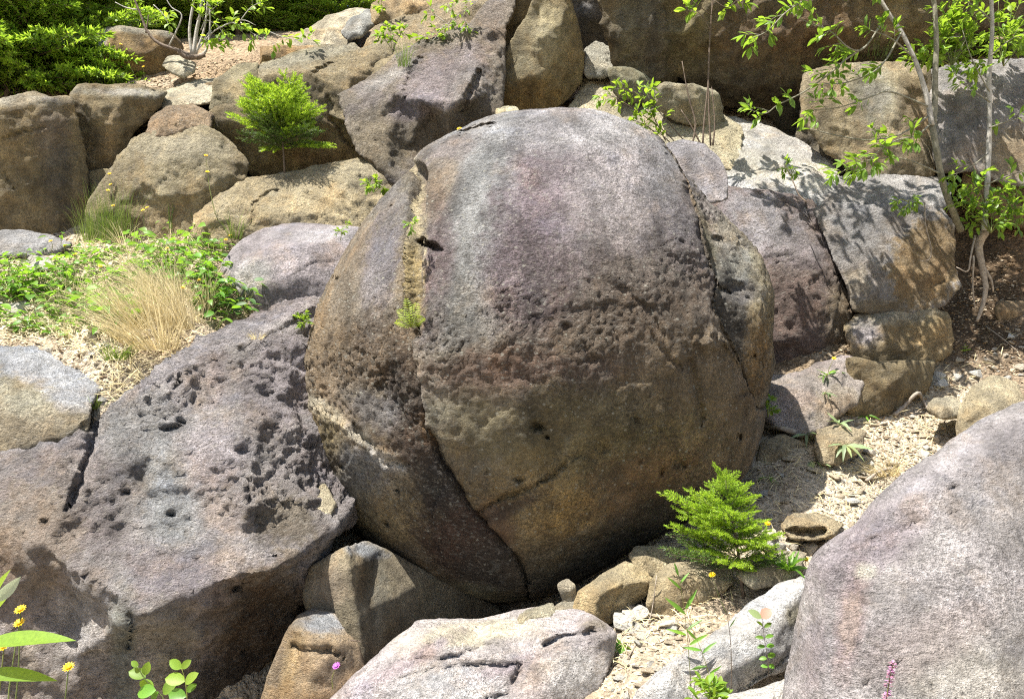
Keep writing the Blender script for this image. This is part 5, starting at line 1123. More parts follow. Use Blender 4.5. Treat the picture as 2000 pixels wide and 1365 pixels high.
# forked leaning sapling on the right
bp_ = P(1872, 442, 6.7)
sA = empty('willow_sapling', bp_, 'forked sapling with one pale leaning stem and one greenish upright stem', 'tree')
tube_part('trunk', W_([(1876,450,6.7),(1866,425,6.6),(1852,390,6.5),(1840,350,6.45),(1830,300,6.4),(1820,240,6.4)], 6.4), .028, .025, sA, M_BARK)
tube_part('stem', W_([(1820,245),(1814,205),(1802,160),(1786,115),(1762,65),(1735,25),(1705,-30),(1660,-140),(1630,-260)], 6.38), .022, .010, sA, M_BARKP)
tube_part('stem', W_([(1822,245),(1826,200),(1827,140),(1829,80),(1826,20),(1822,-40),(1830,-160),(1815,-300)], 6.42), .025, .013, sA, M_BARK)
for pts, nt_, tl, nl, st in [
    ([(1690,92),(1650,118),(1626,140),(1570,180),(1520,205),(1495,222),(1465,215)], 9, .13, 5, .05),
    ([(1735,25,6.38),(1690,92,6.2),(1660,95,6.1),(1620,60,6.1),(1580,45,6.1),(1545,25,6.1)], 9, .12, 5, .2),
    ([(1700,-30,6.38),(1620,-20,6.1),(1545,17,6),(1500,60,5.95),(1470,75,5.9)], 6, .11, 5, .4),
    ([(1812,228,6.38),(1760,262,6.2),(1700,274,6.1),(1640,266,6.1),(1582,252,6.1)], 3, .10, 4, .1),
    ([(1820,240,6.38),(1790,265,6.2),(1750,275,6.1),(1710,300,6.0),(1690,330,6.0)], 9, .11, 5, .1),
    ([(1838,340,6.42),(1770,312,6.2),(1720,310,6.1),(1670,322,6.0),(1630,345,6.0)], 9, .11, 5, .35),
    ([(1760,65,6.38),(1720,130,6.2),(1660,160,6.15),(1600,165,6.1)], 8, .12, 5, .2),
    ([(1816,210,6.38),(1740,180,6.3),(1700,190,6.2),(1640,210,6.2),(1590,215,6.2)], 5, .11, 4, .4),
    ([(1786,115,6.38),(1740,75,6.2),(1700,60,6.2)], 4, .10, 4, .3),
    ]:
    leafy_branch(sA, W_(pts, 6.15), .008, .003, nt_, tl, nl, .095, LEAVES, M_BARK, start=st)
J = []
for pts, Yc in [([(1705,-30),(1600,-80),(1480,-50),(1360,-70)],6.5), ([(1660,-140),(1500,-170),(1350,-120)],6.5), ([(1660,-140),(1540,-90),(1420,-150)],6.7), ([(1640,-220),(1480,-280),(1330,-260)],6.3), ([(1822,-60),(1900,-130),(1990,-150)],6.4),
            ([(1830,-160),(1750,-240),(1690,-330)],6.4), ([(1815,-290),(1880,-380),(1960,-420)],6.4), ([(1630,-260),(1560,-380),(1520,-460)],6.3), ([(1824,-40),(1770,-80),(1700,-60)],6.2), ([(1705,-30),(1640,-110),(1560,-150),(1500,-130)],6.0),
            ([(1826,-60),(1720,-120),(1620,-100),(1560,-60)],6.7), ([(1830,-160),(1740,-170),(1640,-190)],6.0), ([(1826,-90),(1790,-150),(1740,-160)],6.9), ([(1824,-120),(1860,-180),(1850,-240)],6.5)]:
    leafy_branch(sA, W_(pts, Yc), .01, .004, 13, .24, 6, .10, LEAVES, M_BARK, start=.1, joined=J)
joined_leaves(sA, J, .4, M_LEAF)
# straight sapling
sB = empty('willow_sapling', P(1924, 440, 6.6), 'straight grey sapling trunk rising from the leafy clump near the right edge', 'tree')
tube_part('trunk', W_([(1922,450),(1926,400),(1930,330),(1933,240),(1932,150),(1938,60),(1936,-40),(1945,-200),(1940,-340)], 6.5), .024, .012, sB, M_BARKP)
for pts, nt_ in [([(1934,200),(1890,170),(1860,140)], 5), ([(1935,110),(1970,80),(2010,60)], 5), ([(1930,300),(1890,330),(1850,345)], 4), ([(1932,250),(1975,235),(2020,225)], 5), ([(1933,180),(1900,120),(1880,60)], 6), ([(1936,40),(1900,10),(1860,-10)], 6), ([(1928,360),(1965,345),(2010,330)], 4)]:
    leafy_branch(sB, W_(pts, 6.4), .006, .002, nt_, .10, 4, .08, LEAVES, M_BARK, start=.2)
J = []
for pts in ([(1940,-120),(1850,-200),(1760,-190)], [(1940,-60),(2020,-110),(2120,-120)], [(1945,-200),(1880,-300),(1800,-330)], [(1940,-300),(2000,-380),(2080,-400)], [(1936,-60),(1880,-110),(1800,-90)]):
    leafy_branch(sB, W_(pts, 6.3 + U(-.3, .3)), .01, .004, 12, .2, 5, .10, LEAVES, M_BARK, start=.15, joined=J)
joined_leaves(sB, J, .4, M_LEAF)
# thin whips behind the boulder
sC = empty('willow_sapling', hp(1388, 285, 7.2), 'bundle of thin brown whips with leaves only at the top beside the overhanging wall', 'shrub')
for pts in ([(1388,285),(1384,200),(1384,120),(1388,60),(1392,-30)], [(1372,285),(1376,230),(1384,150),(1388,40),(1400,-30)], [(1352,285),(1358,240),(1345,190),(1332,120)], [(1370,285),(1352,250),(1330,215)], [(1392,285),(1396,240),(1390,170)]):
    tube_part('stem', W_(pts, 7.0), .009, .004, sC, M_BARKB, k=5)
for pts in ([(1388,60),(1365,25),(1340,20)], [(1392,0),(1420,15),(1440,0)], [(1390,30),(1350,0),(1345,-30)], [(1392,-20),(1410,-40),(1440,-50)]):
    leafy_branch(sC, W_(pts, 6.95), .004, .002, 3, .09, 4, .10, LEAVESB, M_BARKB, start=.3)
# arching shrub behind the boulder top
sD = empty('bramble_shrub', hp(1345, 285, 7.2), 'arching leafy bramble over the pale rough rock behind the top of the huge boulder', 'shrub')
for pts, nt_ in [([(1345,285),(1310,245),(1275,205),(1240,180),(1200,172)], 9), ([(1330,290),(1290,250),(1240,215),(1200,190),(1172,188)], 9), ([(1300,275),(1280,235),(1265,195),(1270,175)], 6), ([(1290,270),(1262,245),(1235,235)], 7), ([(1310,280),(1290,262),(1268,252)], 6)]:
    leafy_branch(sD, W_(pts, 7.05), .005, .002, nt_, .08, 3, .075, LEAVESB, M_BARKB, start=.3)
# pale stemmed shrub on the ledge
sE = empty('alder_shrub', hp(372, 108, 8.3), 'many stemmed shrub with pale bark rooted on the ledge beside the dark block', 'shrub')
for pts, r0, mt in [([(375,108),(370,60),(378,0),(380,-50)], .018, M_BARKP), ([(378,108),(384,60),(392,20),(396,-50)], .022, M_BARKP), ([(382,108),(398,60),(404,20),(410,-50)], .013, M_BARKP), ([(384,110),(402,100),(410,60),(408,0),(400,-50)], .012, M_BARKP), ([(376,112),(390,116),(404,98),(412,60)], .011, M_BARKP),
                    ([(372,108),(345,98),(310,85),(288,62),(275,30),(255,-20)], .020, M_BARKB), ([(285,65),(288,45),(290,30)], .009, M_BARKB), ([(268,20),(245,15),(225,5)], .008, M_BARKP), ([(330,90),(345,60),(355,30),(335,15),(320,-10)], .009, M_BARKP), ([(380,105),(420,60),(470,40),(500,50)], .008, M_BARKP)]:
    tube_part('stem', W_(pts, 8.15), r0, r0 * .5, sE, mt, k=6)
tube_part('root', W_([(350,100),(365,112),(385,112),(400,108)], 8.1), .03, .02, sE, M_BARKB)
for pts, nt_ in [([(392,60),(405,30),(425,10)], 6), ([(404,40),(425,50),(440,75)], 6), ([(384,40),(400,15),(395,-10)], 5), ([(420,60),(455,45),(475,65)], 6), ([(470,40),(490,15),(510,5)], 5), ([(410,60),(400,80),(425,92)], 4), ([(470,44),(500,70),(540,85)], 5), ([(300,10),(320,30),(330,50)], 3), ([(520,60),(560,75),(610,80)], 4)]:
    leafy_branch(sE, W_(pts, 8.05), .005, .002, nt_, .10, 3, .085, LEAVESB, M_BARKP, start=.2)
# twigs over the upper slabs
sF = empty('alder_shrub', hp(930, 20, 8.2), 'slim leafy twigs reaching left over the tan sloping slab at the top edge', 'shrub')
for pts, nt_ in [([(960,-30),(930,5),(895,30),(862,55),(820,75)], 7), ([(895,30),(880,50),(870,70)], 5), ([(900,28),(912,45),(915,55)], 4), ([(862,55),(845,80),(815,92)], 6), ([(930,5),(890,0),(875,15)], 4), ([(870,45),(850,30),(835,28)], 3)]:
    leafy_branch(sF, W_(pts, 7.75), .004, .002, nt_, .07, 3, .06, LEAVESB, M_BARKP, start=.2)
sG = empty('leafy_sprout', hp(765, 85, 8.5), 'bright yellow-green leafy sprout with grass on the slab left of the purple ridge block', 'plant')
for pts, nt_ in [([(765,95),(762,70),(760,55)], 6), ([(768,95),(780,72),(790,58)], 5), ([(764,95),(750,75),(742,68)], 5)]:
    leafy_branch(sG, W_(pts, 7.9), .003, .002, nt_, .05, 3, .07, LEAVESB, M_GSTEM, start=.2)
sH = empty('leafy_sprout', hp(745, 10, 9.0), 'little leafy sprout at the top edge above the long brown slab', 'plant')
leafy_branch(sH, W_([(750,25),(745,8),(750,-15)], 8.9), .004, .002, 6, .1, 4, .08, LEAVESB, M_GSTEM, start=.1)
# clump of leaves above and below the right-hand blocks
def bush(name, label, base_px, sprays, Y, size, leaves, mat, cat='shrub', nt_=5, tl=.1, nl=4, r=.004):
    root = empty(name, P(base_px[0], base_px[1], Y + .05), label, cat)
    for s in sprays: leafy_branch(root, W_([base_px, ((base_px[0] + s[0]) / 2 + U(-8, 8), (base_px[1] + s[1]) / 2 - 8), s], Y + U(-.12, .06)), r, r * .4, nt_, tl, nl, size, leaves, mat, start=.35)
    return root
bush('leafy_bush', 'tangle of bright leaves and grass on the ledge between the two saplings', (1860, 130), [(1800,90),(1820,110),(1850,70),(1880,60),(1900,90),(1870,30),(1840,20),(1910,40),(1790,125),(1880,120),(1920,130),(1815,70),(1835,45),(1895,0),(1860,100),(1780,105),(1850,-20)], 7.2, .085, LEAVESB, M_GSTEM)
bush('leafy_bush', 'pale leaved bush behind the straight sapling at the right edge of the ledge', (1960, 130), [(1930,80),(1960,60),(1990,90),(2010,60),(1945,110),(1975,25),(1920,20),(1950,0),(1990,10)], 7.3, .08, LEAVESB, M_GSTEM)
bush('leafy_bush', 'low leafy bush around the foot of the straight sapling above the hanging roots', (1935, 455), [(1890,380),(1870,395),(1900,350),(1940,380),(1970,400),(1990,370),(1900,440),(1950,440),(1985,430),(2010,400),(1925,410),(1865,370)], 6.5, .075, LEAVES, M_GSTEM, nt_=5)
bush('leafy_sprout', 'small trailing sprig lying on top of the big joint block', (1775, 395), [(1750,400),(1765,412),(1785,402)], 6.4, .06, LEAVES, M_GSTEM, 'plant', 3, .04, 3)
bush('leafy_sprout', 'thin sprig rising from the crack above the dappled grey block in the leaf shadow', (1545, 345), [(1535,320),(1555,335),(1530,330)], 6.9, .06, LEAVES, M_GSTEM, 'plant', 2, .04, 3)
bush('leafy_sprout', 'little leafy plant at the left shoulder of the huge boulder on the sandy outcrop', (732, 375), [(715,360),(735,355),(748,368),(722,368)], 6.6, .06, LEAVESB, M_GSTEM, 'plant', 3, .03, 3)
bush('leafy_sprout', 'small plant rooted high in the open cleft of the huge boulder', (803, 455), [(797,440),(808,432),(806,448)], 4.55, .035, LEAVES, M_GSTEM, 'plant', 2, .02, 2, .002)
bush('leafy_sprout', 'pale green sprig between the leaning slab and the left side of the huge boulder', (590, 645), [(583,618),(595,612),(600,625),(588,630)], 5.25, .035, LEAVESB, M_GSTEM, 'plant', 3, .02, 3, .002)
bush('leafy_sprout', 'green sprig growing in the gap by the right flank of the huge boulder', (1500, 815), [(1495,790),(1508,780),(1512,800)], 5.75, .05, LEAVES, M_GSTEM, 'plant', 3, .03, 3)
bush('leafy_sprout', 'tiny sprig at the upper left edge of the huge boulder by the rounded lilac boulder', (665, 470), [(660,455),(670,452),(680,436)], 5.6, .035, LEAVESB, M_GSTEM, 'plant', 2, .02, 3, .002)

# fern in the cleft
fr = empty('fern', P(803, 640, 4.5), 'yellow-green fern growing in the open cleft of the huge boulder', 'fern')
for a, l in ((-.5, .17), (-.1, .22), (.3, .2), (.8, .14), (-.9, .12)):
    g = Geo(); d = Vector((math.sin(a) * .8, -.35, math.cos(a))).normalized(); n = 12
    L = [Vector((0, 0, 0)) + d * l * t + Vector((0, -.03, -.05)) * t * t for t in [i / n for i in range(n + 1)]]
    g.tube(L, .0015, .0006, 3)
    for i in range(1, n):
        for s in (-1, 1):
            ld = (Vector((s * math.cos(a), 0, -s * math.sin(a))) + d * .4).normalized(); V, Fc = leaf_geo(.034 * math.sin(math.pi * (i / n) ** .7 * .95) + .004, .006, .2, .2, 3, 'lance')
            g.add(V, Fc, Matrix.Translation(L[i]) @ frame(ld, Vector((0, -1, .5))))
    child('frond', g.mesh('frond', M_FERN), fr)

# ---------------------------------------------------------------- meadow
def scatter(region, n, seed, only_ground=True, mind=0):
    r = random.Random(seed); out = []; xs = [p[0] for p in region]; ys = [p[1] for p in region]; tries = 0
    while len(out) < n and tries < n * 30:
        tries += 1; x = r.uniform(min(xs), max(xs)); y = r.uniform(min(ys), max(ys))
        if not in_poly(np.array([x]), np.array([y]), region)[0]: continue
        if mind and any((x - a) ** 2 + ((y - b) * 1.6) ** 2 < mind * mind for a, b in out): continue
        if only_ground:
            h = hit(x, y)
            if not h or h[3] is not ground: continue
        out.append((x, y))
    return out
def tuft(px, py, label, n, L, spread, mat, lean=(0, 0), group=None, base_r=.04, w=.0022, name='grass_tuft'):
    b = hp(px, py); root = empty(name, b, label, 'grass', group); g = Geo()
    for i in range(n):
        a = U(0, 6.28); r = base_r * math.sqrt(U(0, 1)); p = Vector((math.cos(a) * r, math.sin(a) * r, -.01))
        l = L * U(.5, 1.1); d = Vector((math.cos(a) * spread * U(0, 1) + lean[0], math.sin(a) * spread * U(0, 1) + lean[1], 1)).normalized()
        side = d.cross(Vector((U(-1, 1), U(-1, 1), .3))).normalized() * w; k = len(g.V); seg = 5
        bend = Vector((d.x + U(-.4, .4), d.y + U(-.4, .4), -.6)) * U(.1, 1.1)
        for j in range(seg + 1):
            t = j / seg; q = p + d * l * t + bend * l * t * t * .6; s = side * (1 - t * .85); g.V += [q - s, q + s]
        for j in range(seg): g.F.append((k + 2 * j, k + 2 * j + 1, k + 2 * j + 3, k + 2 * j + 2)); g.I.append(0)
    child('blades', g.mesh('blades', mat), root, kind='stuff'); return root
tuft(305, 680, 'big dry straw-coloured grass tuft bending left in the middle of the meadow', 300, .62, .9, M_DRY, (-.4, -.1), base_r=.15)
tuft(350, 640, 'dry grass tuft leaning left beside the dark leaved plants above the leaning slab', 300, .55, .4, M_DRY, (-.45, 0), base_r=.10)
tuft(270, 640, 'dry grass tuft with green blades left of the big straw tuft', 260, .5, .6, M_DRY, (-.3, 0), base_r=.12)
tuft(330, 590, 'pale dry grass tuft highest on the meadow behind the big straw tuft', 240, .5, .5, M_DRY, (-.5, 0), base_r=.12)
tuft(395, 600, 'short brown grass tuft in the shadow under the leafy clump', 160, .3, .6, M_DRY, (-.3, 0), base_r=.08)
tuft(210, 470, 'tall thin green grass against the foot of the cliff', 260, .55, .25, M_GRASS, base_r=.16, w=.0018)
tuft(235, 455, 'tall thin green grass right of the other cliff foot grass', 220, .5, .25, M_GRASS, base_r=.14, w=.0018)
tuft(185, 475, 'green grass at the left end of the cliff foot grass', 180, .45, .3, M_GRASS, base_r=.14, w=.0018)
tuft(333, 445, 'single tall bunch of yellow-green grass stems in front of the rounded buff block', 18, .42, .08, M_GRASS, base_r=.02, w=.003)
tuft(460, 465, 'small grass tuft with yellow flowers beside the sandy outcrop', 90, .3, .5, M_GRASS, base_r=.06)
tuft(232, 700, 'short green and dry grass at the lower edge of the meadow', 110, .18, .7, M_GRASS, base_r=.08)
tuft(185, 795, 'little grass tuft in the corner above the long crack', 60, .12, .8, M_GRASS, base_r=.05)
tuft(500, 660, 'tiny tuft of dry grass on the sloping edge of the leaning slab', 60, .07, .8, M_DRY, base_r=.04)
tuft(790, 130, 'yellowish hanging grass on the slab left of the purple ridge block', 60, .35, .3, M_GRASS, base_r=.06)
tuft(1890, 90, 'long pale green grass behind the straight sapling on the ledge', 160, .6, .4, M_GRASS, base_r=.2, w=.003)
tuft(1725, 925, 'flattened bundle of dry roots and grass at the edge of the big foreground boulder', 200, .25, 1.4, M_DRY, (-.6, -.3), base_r=.10)
tuft(1700, 118, 'pale grass on the ledge above the dappled block', 120, .35, .6, M_GRASS, base_r=.2)
for i, (x, y) in enumerate(scatter([(150,480),(420,470),(420,620),(380,690),(240,700),(60,660),(120,560)], 26, 77, mind=24)):
    tuft(x, y, 'thin straggling tuft of dry and green grass among the meadow plants', rnd.randint(14, 34), U(.18, .42), U(.5, 1.3), M_DRY if i % 3 else M_GRASS, (-.3 * U(0, 1), 0), 'small grass tufts in the meadow', base_r=.04)
# broad-leaved plants
def herb(px, py, label, n, size, leaves, group=None, h=.10, cat='plant', name='broadleaf_plant', up=.6):
    b = hp(px, py); root = empty(name, b, label, cat, group); g = Geo()
    for i in range(n):
        a = 2 * math.pi * (i + U(-.4, .4)) / n; e = U(.1, 1) * up; hh = h * U(.3, 1)
        p = Vector((math.cos(a) * hh * .7, math.sin(a) * hh * .7, hh)); g.tube([Vector((0, 0, -.02)), p * .6, p], .0022, .0014, 3)
        put_leaf(root, rnd.choice(leaves), b + p, Vector((math.cos(a), math.sin(a), e - .35)), size * U(.7, 1.15))
    child('stem', g.mesh('stem', M_GSTEM), root); return root
MG = 'bright green broadleaf plants crowding the meadow'
def mlabel(x, y):
    if y < 520: return ('bright green broadleaf plant along the upper meadow below the %s' % ('tall brown cliff block' if x < 180 else ('rounded buff block' if x > 300 else 'tall green cliff-foot grass')), 'upper meadow plants ' + ('left' if x < 180 else ('right' if x > 300 else 'middle')))
    if x < 90: return ('bright green broadleaf plant near the left edge between the pale half-buried stones', 'meadow plants by the left edge stones')
    if y < 580: return ('bright green broadleaf plant in the densest middle of the left-hand meadow', 'plants in the middle of the meadow') if x < 240 else ('bright green broadleaf plant just behind the dry straw tufts', 'plants behind the straw tufts')
    return ('bright green broadleaf plant in the lower meadow left of the dry straw tufts', 'plants of the lower meadow')
for reg, n, sd_, lv, sz, hh in [
    ([(-20,500),(150,490),(230,560),(260,640),(200,670),(60,645),(-20,640)], 38, 1, LEAVESM, .085, .15),
    ([(170,480),(440,470),(450,520),(330,560),(240,560)], 30, 2, LEAVESM, .085, .15),
    ([(0,640),(220,650),(250,720),(190,690),(60,680)], 8, 4, LEAVESM, .06, .06),
    ([(-20,560),(60,560),(60,600),(-20,600)], 6, 9, LEAVESM, .085, .14)]:
    for x, y in scatter(reg, n, sd_, mind=13):
        lb, gp = mlabel(x, y); herb(x, y, lb, rnd.randint(5, 9), sz * U(.6, 1.25), lv, gp, hh * U(.5, 1.5))
for x, y in scatter([(375,540),(440,545),(520,600),(470,640),(400,700),(385,660)], 24, 3, mind=12): herb(x, y, 'dark green leafy plant in the clump along the upper edge of the leaning slab', rnd.randint(7, 9), .085, LEAVESM if rnd.random() < .65 else LEAVESD, 'dark green leafy plants above the leaning slab', .16)
# straplike rosettes
STRAP = [mk('leaf', *leaf_geo(1, .2, .35, c, 7, 'lance', 1), M_MEADOW) for c in (.15, .4, .7)]
STRAPG = [mk('leaf', *leaf_geo(1, .22, .35, c, 7, 'lance', 1), plant_mat('grey_green_leaf', (.20, .27, .13), (.25, .35, .12), .3)) for c in (.15, .4, .7)]
for px, py, lb, n, sz, lv, up in [(1540,1118,'dense rosette of narrow bright green leaves on the rim of the tilted pale slab',26,.13,STRAP,2.6),(1212,1262,'rosette of broad green leaves on the scree beside the pale foreground rock',9,.10,LEAVESM,.4),
    (1650,872,'spreading rosette of toothed grey-green leaves on the scree',13,.16,STRAPG,.5),(1590,905,'grey-green toothed rosette left of the ragged buff rock',12,.16,STRAPG,.5),(1575,850,'small grey-green rosette under the pale mauve ridge',9,.12,STRAPG,.6),
    (1640,830,'small upright leaved plant above the ragged buff rock',8,.11,STRAPG,1.5),(1690,815,'little rosette beside the shaded brown block',7,.09,STRAP,.6),(1615,735,'plant with thin stalks rooted in the notch of the pale mauve ridge',10,.11,STRAP,1.2),
    (1500,935,'small shaded rosette at the right foot of the huge boulder',7,.10,STRAP,.5),(1610,770,'flat grey-green rosette on the pale mauve ridge',8,.09,STRAPG,.3)]:
    herb(px, py, lb, n, sz, lv, None, .02, name='rosette_plant', up=up)

# yellow flowers
def flower(px, py, hx, hy, label, mat=M_YEL, r=.019, group=None, name='yellow_flower', Y=None):
    b = hp(px, py) if Y is None else P(px, py, Y); top = P(hx, hy, b.y - .02 if Y is None else Y); root = empty(name, b, label, 'flower', group)
    tube_part('stem', [b, b.lerp(top, .5) + Vector((U(-.015, .015), 0, 0)), top], .0022, .0014, root, M_GSTEM, k=4)
    g = Geo(); n = 12
    ax = Vector((U(-.3, .3), -.5, .8)).normalized(); M = Matrix.Translation(top - b) @ frame(ax.orthogonal(), ax)
    for i in range(n):
        a = 2 * math.pi * i / n; V, Fc = leaf_geo(r, r * .45, .1, -.15, 2, 'x'); g.add(V, Fc, M @ Matrix.Rotation(a, 4, 'Z'))
        V, Fc = leaf_geo(r * .6, r * .35, .1, -.5, 2, 'x'); g.add(V, Fc, M @ Matrix.Translation((0, 0, r * .15)) @ Matrix.Rotation(a + .2, 4, 'Z'))
    child('flower_head', g.mesh('flower_head', mat), root); return root
FL = [(75,440,55,372,'yellow flower on a long stalk in front of the tall brown cliff block'),(235,440,214,340,'topmost yellow flower of the row beside the joint in the cliff'),(240,450,216,361,'yellow flower second from the top of the row beside the cliff joint'),(235,445,211,372,'yellow flower third from the top of the row beside the cliff joint'),
      (245,470,221,402,'yellow flower lowest in the row beside the cliff joint'),(300,470,287,406,'yellow flower at the lower left of the rounded buff block'),(290,470,279,411,'yellow flower just left of its twin at the foot of the rounded buff block'),(420,420,402,304,'yellow flower highest before the rough face of the buff block'),
      (425,430,405,336,'yellow flower in the middle of the rough face of the buff block'),(375,430,362,352,'yellow flower on the left part of the rough buff face'),(270,160,236,87,'yellow flower on a bent stalk before the dark ledge block'),(284,170,280,131,'yellow flower on a short stalk low before the dark ledge block'),
      (130,500,128,480,'yellow flower above the nearly white meadow stone'),(100,490,99,471,'yellow flower on the grey weathered boulder rim'),(330,510,327,485,'yellow flower in the upper middle of the meadow leaves'),(455,480,450,460,'yellow flower beside the sandy outcrop foot'),(446,486,441,468,'lower yellow flower beside the sandy outcrop foot'),
      (395,575,388,547,'yellow flower above the dark leafy clump'),(362,590,357,562,'yellow flower between straw tuft and dark leafy clump'),(880,262,897,252,'yellow flower on the top left rim of the huge boulder'),(1615,735,1629,700,'yellow flower in the notch of the pale mauve ridge'),
      (1500,1075,1499,1022,'yellow flower on the scree right of the young spruce'),(1420,1200,1391,1122,'yellow flower in front of the lower branches of the young spruce'),(1560,1125,1574,1092,'yellow flower over the dense narrow leaved rosette'),(205,560,196,520,'pale yellow flower in the left meadow leaves'),(150,510,147,497,'small yellow flower right of the nearly white meadow stone')]
for f in FL: flower(*f)

# ---------------------------------------------------------------- near plants at the lower edge
wf = empty('willow_branch', Vector((-1.12, 1.62, .15)), 'long serrated willow leaves reaching in at the lower left corner', 'branch')
tube_part('stem', [Vector((-1.12, 1.62, .15)), P(-60, 1400, 1.6), P(-45, 1280, 1.6), P(-25, 1180, 1.6), P(-10, 1120, 1.6)], .006, .002, wf, M_GSTEM)
BIGL = mk('leaf', *leaf_geo(1, .2, .25, .12, 12, 'lance', 0), M_LEAFB); BIGR = mk('leaf', *leaf_geo(1, .26, .5, -.1, 8, 'lance', 0), M_WHITEL)
def aimed_leaf(root, me, a, b, Y, upv, wd=1.0, name='leaf', Y2=None):
    p, q = P(*a, Y), P(*b, Y2 or Y); d = q - p
    M = Matrix.Translation(p - Vector(root.location)) @ frame(d, Vector(upv)) @ Matrix.Diagonal((d.length * wd, d.length, d.length, 1))
    return child(name, me, root, M)
aimed_leaf(wf, BIGL, (-45, 1262), (136, 1226), 1.6, (0, -.45, 1), .9, Y2=1.52)
aimed_leaf(wf, BIGL, (-50, 1318), (106, 1312), 1.6, (0, -.5, 1), .9, Y2=1.55)
aimed_leaf(wf, BIGR, (-8, 1175), (42, 1122), 1.58, (.6, -.5, .3), 1.2)
aimed_leaf(wf, BIGL, (-25, 1205), (18, 1150), 1.6, (-.4, -.7, .4), 1.7)
aimed_leaf(wf, BIGL, (-25, 1180), (12, 1110), 1.62, (-.4, -.7, .2), 1.3)
aimed_leaf(wf, BIGL, (-60, 1350), (-5, 1365), 1.6, (0, -.5, 1), 1.2)
def sprig(name, label, base, pts, Y, leaves, lsz, r0=.003, mat=M_GSTEM, stem_ext=True, cat='plant'):
    root = empty(name, base, label, cat); L = [base] + W_(pts, Y) if stem_ext else W_(pts, Y)
    tube_part('stem', L, r0, r0 * .4, root, mat, k=5)
    for (a, b, me, wd) in leaves: aimed_leaf(root, me, a, b, Y + U(-.02, .02), (U(-.4, .4), -.8, U(.3, 1)), wd)
    return root
OV = mk('leaf', *leaf_geo(1, .62, .3, .15, 6, 'round'), M_LEAFB); OVM = mk('leaf', *leaf_geo(1, .62, .3, .25, 6, 'round'), M_MEADOW)
NR = mk('leaf', *leaf_geo(1, .16, .3, .2, 6, 'lance'), M_MEADOW); RD = mk('leaf', *leaf_geo(1, .8, .2, .1, 6, 'round'), M_RED); PL = mk('leaf', *leaf_geo(1, .5, .2, .1, 6, 'round'), plant_mat('pale_green_leaf', (.35, .45, .2), (.4, .5, .2), .4))
sprig('leafy_sprig', 'leafy sprig of rounded bright leaves at the bottom edge before the leaning slab', Vector((-1.15, 2.6, .1)), [(310,1400),(320,1365),(300,1345),(280,1320),(268,1300)], 2.55,
      [((300,1345),(272,1328),OV,1),((285,1322),(250,1308),OV,1),((282,1318),(290,1292),OV,1),((270,1302),(256,1290),OV,1),((318,1355),(345,1325),OV,1),((310,1350),(290,1370),OVM,1.1),((305,1347),(262,1352),OVM,1)], .05)
sprig('leafy_sprig', 'second leafy sprig beside the first at the bottom edge with lighter tip leaves', Vector((-1.08, 2.6, .1)), [(355,1410),(365,1370),(362,1330),(355,1305)], 2.5,
      [((362,1335),(385,1312),OV,1.1),((362,1330),(320,1322),OV,1),((355,1305),(330,1288),OV,1),((355,1305),(372,1288),OV,1),((364,1350),(382,1335),OVM,1),((364,1360),(325,1352),OVM,1),((366,1375),(340,1390),OVM,1.2),((350,1378),(312,1378),OV,1)], .05)
def weed(label, pts, Y, lf, mat=M_GSTEM, name='weed', r=.002):
    b = W_(pts, Y)[0]; h = hit(*pts[0]); root = empty(name, b if not h else b, label, 'plant')
    tube_part('stem', W_(pts, Y), r, r * .4, root, mat, k=4)
    for (a, c, me, wd) in lf: aimed_leaf(root, me, a, c, Y + U(-.02, .02), (U(-.5, .5), -.7, U(.3, 1)), wd)
    return root
def hz(px, py, d=3.9):
    h = hit(px, py); return h[0].y - .03 if h else d
Yw = hz(1345, 1330)
weed('thin mugwort stalk with divided leaves in front of the rounded buff rock', [(1350,1345),(1343,1250),(1335,1180),(1325,1120)], Yw, [((1340,1200),(1300,1165),NR,1),((1338,1190),(1362,1150),NR,1),((1330,1150),(1305,1125),NR,1),((1328,1140),(1345,1115),NR,1),((1342,1230),(1372,1205),NR,1),((1342,1240),(1302,1225),NR,1),((1325,1125),(1318,1098),NR,1.2),((1345,1260),(1385,1235),NR,1)], name='mugwort_plant')
weed('thin mugwort stalk with dark drooping leaves low in front of the tilted pale slab', [(1400,1375),(1380,1300),(1362,1250),(1345,1215)], Yw - .2, [((1370,1270),(1335,1262),NR,1.2),((1372,1275),(1400,1250),NR,1.2),((1380,1300),(1348,1305),NR,1.3),((1360,1248),(1340,1228),NR,1.3),((1388,1330),(1360,1340),NR,1.2),((1385,1315),(1412,1300),NR,1)], name='mugwort_plant')
weed('slender branched stalk without leaves in front of the tilted pale slab', [(1428,1355),(1428,1270),(1420,1200),(1405,1150),(1391,1125)], hz(1428, 1330) - .1, [((1424,1225),(1440,1205),NR,.6)], name='dry_stalk', mat=M_BARKB)
Yt = hz(1500, 1320) - .12
weed('upright twig with small paired dark leaves and a pinkish leaf at its tip', [(1502,1335),(1500,1290),(1492,1240),(1488,1205)], Yt, [((1488,1207),(1505,1188),RD,1.1),((1488,1207),(1462,1190),PL,1),((1492,1225),(1508,1215),OV,.7),((1490,1222),(1478,1212),OV,.7),((1494,1245),(1512,1238),OVM,.7),((1492,1245),(1475,1243),OVM,.7),((1496,1262),(1514,1258),OVM,.8),((1495,1262),(1478,1262),OVM,.8),((1498,1282),(1516,1276),OVM,.9),((1498,1285),(1482,1285),OVM,.9),((1500,1300),(1515,1300),OVM,1),((1500,1302),(1486,1298),OVM,1)], name='leafy_twig', mat=M_BARKB)
bush('leafy_sprig', 'pale green leafy clump at the bottom edge below the thin mugwort stalks', (1395, 1400), [(1370,1345),(1385,1335),(1405,1345),(1415,1360),(1360,1370),(1395,1360)], 3.3, .05, LEAVESB, M_GSTEM, 'plant', 3, .03, 3, .002)
